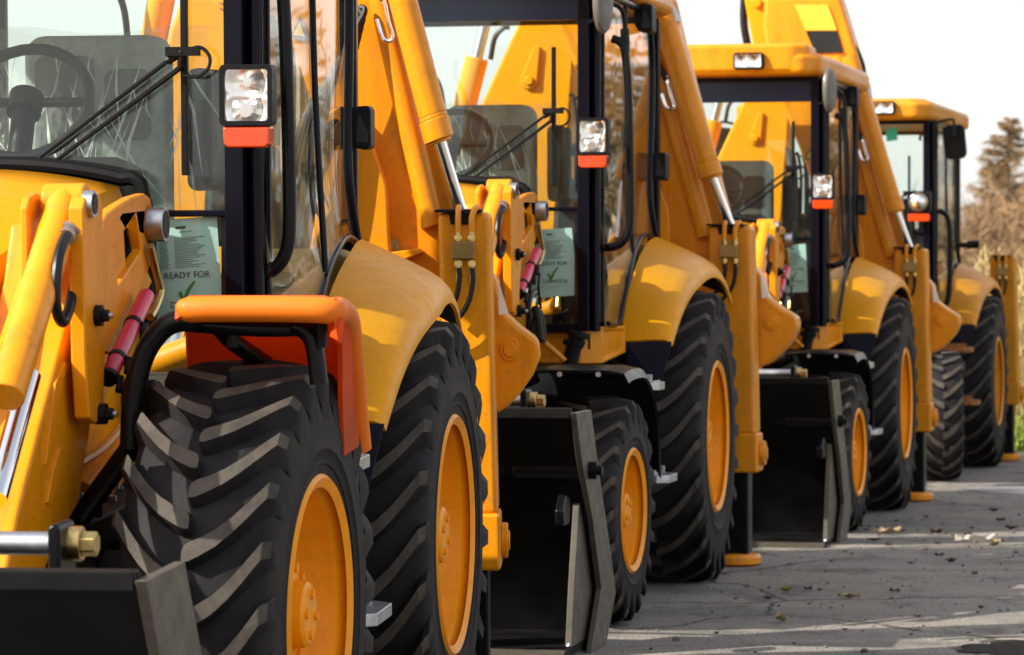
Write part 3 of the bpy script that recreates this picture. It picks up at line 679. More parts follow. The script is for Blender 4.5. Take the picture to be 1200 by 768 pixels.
def cab(m, body, old=False):
    # pillars and frames, all black
    bm = nb()
    for s in (-1, 1):
        box(bm, 1.07, 1.15, *sorted((s*.695, s*.745)), 1.20, 2.75)
        cyl(bm, (1.075, s*.765, 1.20), (1.075, s*.765, 2.74), .022, 14)
        cyl(bm, (1.02, s*.785, 1.22), (1.02, s*.785, 2.72), .012, 10)
    box(bm, 1.09, 1.14, -.70, .70, 1.195, 1.235)
    box(bm, 1.09, 1.14, -.70, .70, 2.715, 2.75)
    # horizontal rail and the post of the lower pane
    rl = [(1.13, 0.518, 1.747), (1.13, 0.751, 1.746)]
    box(bm, 1.115, 1.135, rl[0][1], .70, rl[0][2]-.010, rl[0][2]+.008)
    fr = finish('cab_frame', bm, 'frame', m, .006)
    hole = U(rrect(-.685, .685, 1.265, 2.70, .07))
    hole2 = U(rrect(.47, .672, 1.275, 1.735, .09))
    bm = nb(); prism(bm, U([(.44, 1.20), (.70, 1.20), (.70, 1.738), (.678, 1.738), (.676, 1.36), (.664, 1.315), (.64, 1.29), (.60, 1.278), (.44, 1.27)]), 'u', 1.105, 1.118); finish('pane_surround', bm, 'frame', fr)
    # windscreen
    bm = nb(); prism(bm, U(rrect(-.70, .70, 1.22, 2.588, .02)), 'u', 1.124, 1.130); finish('windscreen', bm, 'glass', m, smooth=False)
    bm = nb(); prism(bm, U(rrect(-.70, .70, 2.590, 2.725, .01)), 'u', 1.124, 1.130); finish('tinted_band', bm, 'band' if not old else 'glass', m, smooth=False)
    # side: door and glazing (side panes follow the fender)
    rb = [(-0.281, 0.77, 2.817), (-0.436, 0.77, 2.554)]+[(-0.443, 0.79, 2.262)]+[(-0.393, 0.815, 1.989)]+[(-0.378, 0.83, 1.801), (-0.444, 0.83, 1.631)]
    ft = [(1.07, 1.235), (.80, 1.225), (.70, 1.30), (.52, 1.43), (.30, 1.545), (.03, 1.63), (-.2, 1.65), (rb[-1][0]+.02, rb[-1][2])]
    fv = lambda w: .772+.048*max(0, min(1, (1.9-w)/.45))**1.5
    for s in (-1, 1):
        bm = nb()
        side = [(p[0], p[2]) for p in rb[::-1]]
        tube(bm, [(p[0], s*fv(p[2]), p[2]) for p in rb], .016, 12, 4)
        tube(bm, [(u, s*fv(w), w) for u, w in ft], .011, 10, 2)
        tube(bm, [(1.05, s*.775, 2.73), (rb[0][0], s*.775, 2.73)], .02, 10)
        # door rear edge
        tube(bm, [(.34, s*.774, 2.72), (.30, s*.776, 2.1), (.30, s*fv(1.56), 1.56)], .010, 8, 4)
        sf = finish('window_frame', bm, 'frame', m)
        poly = ft+side[1:]+[(1.07, 2.72)]
        bm = nb()
        lo = sorted(ft+[(-.60, ft[-1][1]+.2)], key=lambda q: q[0]); hi = sorted([(p[0], p[2]) for p in rb], key=lambda q: q[1])
        def lowat(u):
            for (a, c), (b_, d_) in zip(lo, lo[1:]):
                if a <= u <= b_: return c+(d_-c)*(u-a)/max(1e-6, b_-a)
            return lo[-1][1] if u > lo[-1][0] else lo[0][1]
        def backat(w):
            for (a, c), (b_, d_) in zip(hi, hi[1:]):
                if c <= w <= d_: return a+(b_-a)*(w-c)/max(1e-6, d_-c)
            return hi[-1][0] if w > hi[-1][1] else hi[0][0]
        rows3 = []
        for k in range(15):
            t = k/14; row = []
            for j in range(15):
                q = j/14
                # columns from the front pillar to the rear bar, rows from the seal up to the roof
                u = 1.06+(hi[0][0]-1.06)*t; w0_ = lowat(u); w = w0_+(2.72-w0_)*q; ub = backat(w); uu = 1.06+(ub-1.06)*t
                row.append((uu, s*(fv(w)), w))
            rows3.append(row)
        if s < 0: rows3 = rows3[::-1]
        sheet(bm, rows3, .005); finish('window', bm, 'sideglass', sf, 0, 60)
        # rear post of the cab
        bm = nb(); box(bm, -.80, -.74, *sorted((s*.70, s*.76)), 1.5, 2.74); finish('pillar', bm, 'frame', m, .01)
        if s < 0:
            bm = nb(); box(bm, -.79, -.75, -.55, -.50, 1.5, 2.74); finish('pillar', bm, 'frame', m, .01)
        # grab rail
        g = [(1, 0.821, 2.511), (1, 0.856, 2.495), (1, 0.879, 2.449), (1, 0.894, 2.265), (1, 0.902, 1.92), (1, 0.902, 1.71), (1, 0.89, 1.634), (1, 0.859, 1.592), (1, 0.813, 1.576), (1, 0.758, 1.577)]
        if not old:
            bm = nb(); tube(bm, [(1.0+(.03 if k < 9 else 0), s*(p[1]+.01), p[2]) for k, p in enumerate(g)], .019, 12, 5); finish_each('grab_rail', bm, 'black', m)
        else:
            bm = nb(); tube(bm, [(1.0, s*.80, 2.05), (1.0, s*.88, 1.95), (1.0, s*.885, 1.5), (1.0, s*.86, 1.32), (1.0, s*.79, 1.28)], .022, 12, 5)
            tube(bm, [(1.12, s*.70, 2.09), (1.16, s*.64, 2.07), (1.17, s*.625, 1.98), (1.16, s*.63, 1.88), (1.12, s*.69, 1.86)], .013, 8, 5)
            finish_each('grab_rail', bm, 'black', m)
        # hinges on the rear bar
        for hp in ([(0.028, 0.8, 2.734), (-0.381, 0.8, 2.763), (-0.407, 0.8, 2.648), (0.003, 0.8, 2.614), (0.152, 0.8, 2.635), (0.152, 0.8, 2.692)], [(-0.381, 0.8, 2.051), (-0.81, 0.8, 2.072), (-0.838, 0.8, 1.932), (-0.381, 0.8, 1.918), (-0.251, 0.8, 1.955), (-0.251, 0.8, 2.005)]):
            if s < 0 or old: continue
            hu = sum(p[0] for p in hp)/len(hp); hw = sum(p[2] for p in hp)/len(hp)
            bm = nb(); prism(bm, U([(.775, hw+.065), (.835, hw+.07), (.845, hw+.06), (.845, hw-.06), (.83, hw-.07), (.775, hw-.06), (.755, hw-.02), (.755, hw+.03)]), 'u', hu-.06, hu+.07)
            hg = finish('hinge', bm, 'plastic', sf, .01)
            bm = nb(); prism(bm, U([(.795, hw-.045), (.835, hw-.045), (.835, hw-.01), (.805, hw+.045)]), 'u', hu+.069, hu+.074); finish('hinge_cover', bm, 'seatblue', hg)
    bm = nb(); box(bm, -.79, -.75, -.70, .70, 2.715, 2.75); box(bm, -.79, -.75, -.70, .70, 1.45, 1.52); finish_each('cab_rail', bm, 'frame', m, .01)
    # black inner door panel / pocket seen through the side pane
    bm = nb(); prism(bm, V(rrect(.70, .98, 1.50, 1.86, .1)), 'v', .70, .735); finish('door_pocket', bm, 'dark', m, .02)
    # roof
    roofmat = body
    bm = nb()
    prism(bm, W([(1.30, -.66), (1.30, .66), (1.18, .775), (.6, .81), (-.70, .84), (-.86, .78), (-.86, -.78), (-.70, -.84), (.6, -.81), (1.18, -.775)]), 'w', 2.745, 2.885)
    rf = finish('roof', bm, roofmat, m, .04)
    if not old:
        bm = nb(); prism(bm, W([(1.305, -.60), (1.305, .60), (1.24, .70), (.9, .70), (.6, .5), (.6, -.5), (.9, -.70), (1.24, -.70)]), 'w', 2.765, 2.945); finish('roof_visor', bm, roofmat, rf, .03)
    else:
        bm = nb(); prism(bm, W([(1.22, -.60), (1.22, .62), (1.1, .74), (-.5, .76), (-.7, .6), (-.7, -.6), (-.5, -.76), (1.1, -.74)]), 'w', 2.80, 2.915); finish('roof_cap', bm, 'old', rf, .05)
    lp = [(.10, .36)] if not old else [(.19, .46)]
    if not old: lp.append((-.36, -.10))
    for v0, v1 in [(.335-.095, .335+.095), (-.43, -.24)] if not old else [(.30, .50), (-.50, -.30)]:
        wz = 2.835
        bm = nb(); prism(bm, U(rrect(v0, v1, wz-.052, wz+.052, .018)), 'u', 1.27, 1.335); wl = finish('work_lamp', bm, 'plastic', rf, .004)
        bm = nb(); n = 18
        g = [[(1.3365+.004*math.sin(PI*i/10)*0-.02*0, v0+.014+(v1-v0-.028)*j/n, wz-.04+.08*i/8) for j in range(n+1)] for i in range(9)]
        vs = [[bm.verts.new((1.352-.012*abs(math.sin(2*PI*j/n))*math.sin(PI*i/8), g[i][j][1], g[i][j][2])) for j in range(n+1)] for i in range(9)]
        for i in range(8):
            for j in range(n): bm.faces.new((vs[i][j], vs[i][j+1], vs[i+1][j+1], vs[i+1][j]))
        finish('lamp_lens', bm, 'reflector', wl)
    # interior
    bm = nb()
    prism(bm, U(rrect(-.10, .33, 1.62, 2.26, .06)), 'u', .18, .32); box(bm, .2, .72, -.12, .35, 1.45, 1.60); box(bm, .3, .6, .0, .24, 1.1, 1.45)
    se = finish('seat', bm, 'seat', m, .03)
    bm = nb(); prism(bm, U(rrect(-.06, .12, 1.9, 2.2, .03)), 'u', .321, .335); prism(bm, U(rrect(.15, .29, 1.95, 2.16, .03)), 'u', .321, .335); prism(bm, U(rrect(-.05, .28, 1.66, 1.86, .03)), 'u', .321, .338); finish_each('seat_pad', bm, 'seatblue', se, .01)
    sc = Vector((.75, .03, 2.055))
    bm = nb(); ring = []
    for k in range(32):
        t = 2*PI*k/32; ring.append(sc+Vector((-.10*math.sin(t), .185*math.cos(t), .155*math.sin(t))))
    tube(bm, ring, .017, 10, 0, True); tube(bm, [sc+Vector((.02, -.18, 0)), sc, sc+Vector((0, .18, 0))], .014, 8); tube(bm, [sc, sc+Vector((.16, 0, -.36))], .035, 12); tube(bm, [sc+Vector((-.02, 0, .02)), sc+Vector((.02, 0, -.03))], .05, 16)
    finish('steering_wheel', bm, 'plastic', m)
    bm = nb(); prism(bm, V([(1.10, 1.2), (1.10, 1.86), (1.0, 1.90), (.82, 1.88), (.78, 1.2)]), 'v', -.46, .40); finish('dashboard', bm, 'dark', m, .04)
    bm = nb(); prism(bm, U(rrect(.40, .475, 1.80, 2.16, .03)), 'u', .10, .34); prism(bm, U(rrect(.42, .46, 2.06, 2.13, .01)), 'u', .335, .345)
    finish('console', bm, 'dark', m, .012)
    bm = nb()
    for a, b in (((.45, .58, 1.55), (.47, .60, 1.92)), ((.40, .66, 1.5), (.42, .66, 1.8))):
        tube(bm, [a, b], .012, 8); tube(bm, [Vector(b)-Vector((0, 0, .02)), Vector(b)+Vector((0, 0, .05))], .024, 12)
    box(bm, .25, .62, .52, .70, 1.25, 1.56); finish_each('control_lever', bm, 'dark', m, .01)
    bm = nb(); prism(bm, V([(-.62, 1.62), (-.30, 1.62), (-.34, 1.80), (-.44, 1.92), (-.58, 1.94)]), 'v', .30, .52); ct = finish('control_tower', bm, 'dark', m, .03)
    for k in range(3):
        p = Vector((-.42+.06*k, .34+.07*k, 1.90)); q = p+Vector((.07, .01, .16))
        bm = nb(); tube(bm, [p, q], .008, 8); tube(bm, [q-Vector((.01, 0, .02)), q+Vector((.012, 0, .035))], .02, 12); finish('lever', bm, 'plastic', ct)
    bm = nb(); box(bm, -.72, 1.08, -.74, .74, 1.12, 1.19); finish('cab_floor', bm, 'dark', m)
    # arch inside the cab
    bm = nb(); ar = [(.74, 1.19), (.66, 1.27), (.50, 1.385), (.28, 1.50), (.02, 1.585), (-.25, 1.615), (-.70, 1.60), (-.70, 1.19)]
    for s in (-1, 1): prism(bm, V(ar), 'v', *sorted((s*.52, s*.755)))
    finish_each('wheel_arch', bm, 'inner', m, .03)

def lamps(m, old=False):
    for s in (1, -1):
        if not old:
            q = [(1.3, 0.724, 2.148), (1.3, 0.877, 1.986)]
            v0, v1, w1, w0 = q[0][1]-.004, q[1][1]-.014, q[0][2]-.006, q[1][2]-.006
            lo, hi = (v0, v1) if s > 0 else (-v1, -v0)
            bm = nb(); prism(bm, U(rrect(lo, hi, w0, w1, .014)), 'u', 1.255, 1.318, [U(rrect(lo+.013, hi-.013, w0+.013, w1-.013, .008))])
            box(bm, 1.235, 1.256, lo+.006, hi-.006, w0+.006, w1-.006); box(bm, 1.10, 1.236, lo+.04, hi-.04, w0+.05, w1-.05)
            hl = finish('headlight', bm, 'plastic', m, .004)
            n = 20; bm = nb(); vs = []
            for i in range(n+1):
                row = []
                for j in range(n+1):
                    a, b = j/n*2-1, i/n*2-1
                    d = .0
                    for cx, cy, rr in ((0, .45, .85), (-.05, -.5, .8)):
                        e = math.hypot(a-cx, (b-cy)*1.0)
                        d = max(d, .05*max(0, 1-(e/rr)**2))
                    d += .004*(1 if abs(b+.03) < .05 else 0)
                    row.append(bm.verts.new((1.302-d*.55, (lo+hi)/2+a*(hi-lo)/2*.86, (w0+w1)/2+b*(w1-w0)/2*.88)))
                vs.append(row)
            for i in range(n):
                for j in range(n): bm.faces.new((vs[i][j], vs[i][j+1], vs[i+1][j+1], vs[i+1][j]))
            tube(bm, [(1.262, (lo+hi)/2, w0+.115), (1.298, (lo+hi)/2, w0+.115)], .012, 10); tube(bm, [(1.262, (lo+hi)/2-.005, w0+.04), (1.300, (lo+hi)/2-.005, w0+.04)], .018, 10)
            finish('reflector', bm, 'reflector', hl)
            bm = nb(); prism(bm, U(rrect(lo+.012, hi-.012, w0+.012, w1-.012, .008)), 'u', 1.306, 1.312); finish('lens', bm, 'lens', hl, smooth=False)
            bm = nb(); prism(bm, U([(lo+.008, w0-.002), (hi-.008, w0-.002), (hi-.010, w0-.048), (hi-.022, w0-.058), (lo+.022, w0-.058), (lo+.010, w0-.048)]), 'u', 1.255, 1.315); finish('indicator', bm, 'amber', hl, .006)
        else:
            c = [(1.25, 0.674, 2.106)]
            c = Vector((1.25, s*c[0][1], c[0][2]))
            bm = nb(); prism(bm, U(rrect(c.y-.088, c.y+.088, c.z-.09, c.z+.085, .015)), 'u', 1.12, 1.25); hl = finish('headlight', bm, 'plastic', m, .006)
            bm = nb(); tube(bm, [c, c+Vector((.03, 0, 0))], .072, 28); 
            finish('lamp_ring', bm, 'chrome', hl, .004)
            bm = nb(); rg = [[bm.verts.new((1.305-.03*(k/5)**2+.0, c.y+.062*k/5*math.cos(2*PI*j/24)+.0, c.z+.062*k/5*math.sin(2*PI*j/24))) for j in range(24)] for k in range(1, 6)]
            for a, b in zip(rg, rg[1:]):
                for j in range(24): bm.faces.new((a[j], a[(j+1) % 24], b[(j+1) % 24], b[j]))
            bm.faces.new(rg[0]); finish('lamp_lens', bm, 'reflector', hl)
            bm = nb(); prism(bm, U(rrect(c.y-.08, c.y+.085, c.z-.15, c.z-.093, .01)), 'u', 1.15, 1.27); finish('indicator', bm, 'amber', hl, .006)

def mirrors(m, old=False):
    for s in (1, -1):
        if old:
            c = [(1, 0.925, 2.589)]
            c = Vector((1.0, s*c[0][1], c[0][2]))
            a = [(1.05, 0.658, 2.59), (1.05, 0.672, 2.636), (1.05, 0.778, 2.722), (1.05, 0.904, 2.754), (1.05, 0.924, 2.72), (1.05, 0.924, 2.62)]
            bm = nb(); tube(bm, [(1.05, s*p[1], p[2]) for p in a], .011, 8, 5); mm = finish('mirror_arm', bm, 'black', m)
            bm = nb(); prism(bm, U(rrect(c.y-.088, c.y+.088, c.z-.135, c.z+.135, .05)), 'u', .96, 1.0); mi = finish('mirror', bm, 'plastic', mm, .012)
            mi.rotation_euler = (R(5)*s, 0, 0); mi.location = (0, c.z*math.sin(R(5))*s, -abs(c.y)*math.sin(R(5)))
            bm = nb(); prism(bm, U(rrect(c.y-.078, c.y+.078, c.z-.122, c.z+.122, .045)), 'u', .953, .959); mg = finish('mirror_glass', bm, 'mirror', mi)
            bm = nb(); prism(bm, U([(c.y-.02, c.z+.02), (c.y+.02, c.z+.02), (c.y+.02, c.z+.1), (c.y-.02, c.z+.1)]), 'u', 1.001, 1.02); finish('mirror_clamp', bm, 'plastic', mm, .006)
        else:
            c = [(1.22, 0.795, 2.654)]
            c = Vector((1.22, s*(c[0][1]), c[0][2]))
            ar = [(1.15, 0.723, 2.659), (1.15, 0.76, 2.69), (1.15, 0.786, 2.669)]
            bm = nb(); tube(bm, [(1.13, s*.74, c.z+.06), (1.19, s*.78, c.z+.07), c+Vector((.01, 0, .03))], .012, 8, 4); tube(bm, [(1.13, s*.74, c.z-.08), (1.19, s*.78, c.z-.07), c+Vector((.01, 0, -.03))], .012, 8, 4)
            tube(bm, [(1.10, s*.76, c.z+.03), (1.05, s*.86, c.z+.0), (1.02, s*.885, c.z-.06), (1.02, s*.887, c.z-.18)], .011, 8, 4); tube(bm, [(1.02, s*.887, c.z-.10), (1.02, s*.89, c.z-.21)], .021, 10)
            mm = finish('mirror_arm', bm, 'black', m)
            bm = nb()
            prof = [(.0, .001), (.004, .6), (-.004, .92), (-.016, 1.0), (-.03, .98), (-.034, .9)]
            ax = Vector((math.cos(R(70)), s*math.sin(R(70)), 0)); bx = Vector((-math.sin(R(70)), s*math.cos(R(70)), 0))
            rg = [[bm.verts.new(c+ax*(.05+o)+bx*(.072*q*math.cos(2*PI*k/28))+Vector((0, 0, .138*q*math.sin(2*PI*k/28)))) for k in range(28)] for o, q in prof]
            for a, b in zip(rg, rg[1:]):
                for k in range(28): bm.faces.new((a[k], a[(k+1) % 28], b[(k+1) % 28], b[k]))
            bm.faces.new(rg[-1]); finish('mirror', bm, 'mirrorback', mm)

def wiper(m):
    a = [(1.17, 0.18, 1.893), (1.17, 0.231, 1.889)]
    b = [(1.17, 0.546, 2.157), (1.17, 0.584, 2.141)]
    bl = [(1.155, 0.587, 2.469), (1.155, 0.579, 1.849)]
    c = [(1.18, 0.59, 2.182), (1.18, 0.544, 2.183), (1.18, 0.636, 2.186)]
    bm = nb(); tube(bm, [a[0], b[0]], [.005, .007], 6); tube(bm, [a[1], b[1]], [.006, .008], 6)
    tube(bm, [b[0], c[0]], .012, 8); tube(bm, [b[1], c[0]], .012, 8)
    box(bm, 1.165, 1.19, c[1][1], c[2][1], c[0][2]-.012, c[0][2]+.012)
    wa = finish('wiper_arm', bm, 'plastic', m)
    bm = nb(); box(bm, 1.133, 1.158, bl[0][1]-.009, bl[0][1]+.009, bl[1][2], bl[0][2]); finish('wiper_blade', bm, 'plastic', wa, .003)
    cl = [(1.18, 0.598, 2.182), (1.18, 0.636, 2.193), (1.18, 0.663, 2.17), (1.18, 0.66, 2.136), (1.18, 0.629, 2.114), (1.18, 0.59, 2.118)]
    bm = nb(); tube(bm, cl, .005, 6, 6); finish('washer_hose', bm, 'rubberhose', wa)

def bonnet(m, body):
    us = [(1.22, 1.87, .475), (1.5, 1.845, .475), (1.9, 1.795, .47), (2.3, 1.715, .46), (2.6, 1.62, .45), (2.8, 1.50, .43), (2.9, 1.36, .41), (2.93, 1.15, .40), (2.92, .95, .39)]
    bm = nb(); rings = []
    for u, wt, hv in us:
        row = []
        for k in range(25):
            t = k/24*2-1; a = abs(t)
            if a < .7: v = hv*t/.7*.93; w = wt-.055*(a/.7)**2.2
            else:
                q = (a-.7)/.3; 
                v = math.copysign(hv*(.93+.07*min(1, q*2.2)), t); w = wt-.055-.03*min(1, q*2)-max(0, q-.08)*(max(.02, wt-.055-.9))
                if q < .15: w = wt-.055-.02*q/.15
            row.append(bm.verts.new((u, v, w)))
        rings.append(row)
    for a, b in zip(rings, rings[1:]):
        for k in range(24): bm.faces.new((a[k], a[k+1], b[k+1], b[k]))
    o = finish('bonnet', bm, 'yellow', m, 0, 50)
    so = o.modifiers.new('thick', 'SOLIDIFY'); so.thickness = .02; so.offset = -1
    # rubber seal behind the bonnet
    bm = nb(); pts = []
    for k in range(25):
        t = k/24*2-1; a = abs(t)
        v = .50*math.copysign(min(1, a*1.15), t); w = 1.895-.06*(min(1, a*1.15))**2.5-(max(0, a-.87)*3.2)
        pts.append((1.19, v, w))
    tube(bm, [(p[0], p[1]*.985, p[2]-.012) for p in pts], .022, 10, 2); finish('bonnet_seal', bm, 'plastic', m)
    bm = nb(); box(bm, 2.87, 2.935, -.34, .34, .98, 1.30); finish('grille', bm, 'dark', m, .01)

def lower_body(m, body, old, fw, up=0):
    bm = nb()
    box(bm, -.9, 2.75, -.36, .36, .52, .98); box(bm, .2, 1.05, -.74, .74, .55, 1.04)
    prism(bm, V([(1.05, .9), (2.4, .98), (2.4, 1.03), (1.05, 1.06)]), 'v', -.62, .62)
    box(bm, -.85, .2, -.60, .60, .70, 1.15)
    ch = finish('chassis', bm, 'chassis', m, .012)
    bm = nb()
    for k in range(7):
        p = (1.25+.13*k, .52+.025*(k % 3), 1.06-.02*(k % 2)); tube(bm, [p, (p[0], p[1], p[2]+.015)], .014, 6)
    finish_each('bolt', bm, 'zinc', ch)
    # axles
    bm = nb(); cyl(bm, (2.17, -.8, fw), (2.17, .8, fw), .085, 18); box(bm, 2.05, 2.29, -.35, .35, fw-.14, fw+.16); cyl(bm, (2.17, .62, fw), (2.17, .80, fw), .15, 20); cyl(bm, (2.17, -.62, fw), (2.17, -.80, fw), .15, 20)
    finish('axle', bm, 'chassis', m, .01)
    bm = nb(); cyl(bm, (0, -.8, .69), (0, .8, .69), .12, 18); cyl(bm, (0, -.25, .69), (0, .25, .69), .24, 20); finish('axle', bm, 'chassis', m, .01)
    # orange sill under the door
    for s in (1, -1):
        bm = nb(); prism(bm, W(flipv([(1.10, .34, 0), (1.10, .70, 0), (1.04, .79, 0), (.78, .852, 0), (.78, .34, 0)], s)), 'w', 1.055, 1.222) if False else prism(bm, flipv([(1.10, .34, 0), (1.10, .70, 0), (1.04, .79, 0), (.78, .852, 0), (.78, .34, 0)], s), 'w', 1.055, 1.222)
        bm.faces.ensure_lookup_table(); bm.normal_update()
        side = [f for f in bm.faces if abs(f.normal.z) < .1 and f.calc_area() > .03 and (f.normal.x > .8 or f.normal.y*s > .8)]
        for v_ in bm.verts:
            if v_.co.z < 1.1 and abs(v_.co.y) > .6 and v_.co.x < .9: v_.co.z += .045
        bmesh.ops.recalc_face_normals(bm, faces=bm.faces[:])
        for f in side:
            bmesh.ops.inset_individual(bm, faces=[f], thickness=.022, depth=0)
            bmesh.ops.inset_individual(bm, faces=[f], thickness=.008, depth=-.012)
        finish('sill_panel', bm, body, m, .012)
        # rear fender with its inner black flap
        bm = nb(); rows = fender_rows(); rows = [flipv(r, s) for r in rows]
        if s > 0: rows = rows[::-1]
        sheet(bm, rows, .012, 0, 1); fe = finish('fender', bm, ['yellow' if not old else 'old', 'plastic'], m, 0, 50)
        bm = nb(); sheet(bm, [flipv([(.775, .85, 1.145), (.775, 1.06, 1.15)], s), flipv([(.72, .85, .97), (.74, 1.0, .94)], s)], .01); finish('mud_flap', bm, 'navy', fe)
    # steps
    sm = 'rust' if old else 'zinc'
    for s in (1, -1):
        bm = nb()
        for w, v1, u0, u1 in ((.945+up, 1.09, 1.12, 1.36), (.54+up, 1.14, 1.08, 1.38)):
            pts = [(u0, .80), (u1, .80), (u1, v1-.05), (u1-.04, v1), (u0+.04, v1), (u0, v1-.05)]
            prism(bm, W([(a, s*b) for a, b in pts]), 'w', w, w+.035)
            for k in range(6):
                q = .84+k*.045
                tube(bm, [(u0+.03, s*q, w+.036), (u1-.03, s*q, w+.036)], .006, 6)
            box(bm, u0+.01, u0+.03, *sorted((s*.83, s*v1-s*.06)), w+.035, w+.065); box(bm, u1-.03, u1-.01, *sorted((s*.83, s*v1-s*.06)), w+.035, w+.065)
        stp = finish_each('step', bm, sm, m, .004)
        bm = nb(); box(bm, 1.14, 1.17, *sorted((s*.88, s*.96)), .40, .95); box(bm, 1.30, 1.33, *sorted((s*.88, s*.96)), .52, .95); box(bm, 1.14, 1.33, *sorted((s*.90, s*1.02)), .80, .87); finish_each('step_hanger', bm, 'chassis', stp, .004)
    # filler neck
    f0, f1, f2, f3 = [(1.2, 0.667, 1.052), (1.2, 0.69, 1.139), (1.2, 0.706, 1.173), (1.2, 0.713, 1.2)]
    bm = nb(); tube(bm, [f0, f1], .036, 16); tube(bm, [f1, f2], .042, 16); tube(bm, [f2, f3], .050, 18); tube(bm, [f1, (f1[0], f1[1]-.05, f1[2]+.02)], .014, 8); finish('filler_neck', bm, 'plastic', m, .006)
    bm = nb()
    for k, pts in enumerate(([(1.4, 0.533, 1.16), (1.4, 0.541, 1.265), (1.4, 0.563, 1.295), (1.4, 0.583, 1.243), (1.4, 0.586, 1.153)], [(1.45, 0.588, 1.169), (1.45, 0.577, 1.266), (1.45, 0.562, 1.303), (1.45, 0.535, 1.243)])):
        tube(bm, pts, .016, 8, 5)
    finish_each('hydraulic_hose', bm, 'rubberhose', m)
    bm = nb(); tube(bm, [(1.35, 0.577, 1.16), (1.35, 0.63, 1.115), (1.35, 0.676, 1.074)], .012, 8, 4); finish_each('pipe', bm, body, m)

def black_mudguard(m, fw):
    for s in (1, -1):
        bm = nb(); rows = []
        arc = [(2.44, 1.046), (2.36, 1.055), (2.17, 1.062), (1.98, 1.052), (1.82, 1.0), (1.70, .90), (1.62, .78), (1.58, .62)]
        for u, w in smoothline([(a, 0, b) for a, b in arc], 3) and [(p.x, p.z) for p in smoothline([(a, 0, b) for a, b in arc], 3)]:
            rows.append([(u, s*.72, w-.01), (u, s*.80, w), (u, s*1.06, w), (u, s*1.12, w-.012), (u, s*1.135, w-.045)])
        if s < 0: rows = rows[::-1]
        sheet(bm, rows, .012); g = finish('mudguard', bm, 'black', m, 0, 50)
        bm = nb(); tube(bm, [(1.95, s*.46, .86), (2.36, s*.56, .93), (2.42, s*.76, 1.03)], .026, 10, 3); finish('mudguard_bracket', bm, 'black', g)
        bm = nb()
        for v in (.86, 1.02): tube(bm, [(2.435, s*v, 1.040), (2.452, s*v, 1.042)], .011, 8)
        finish_each('bolt', bm, 'zinc', g)

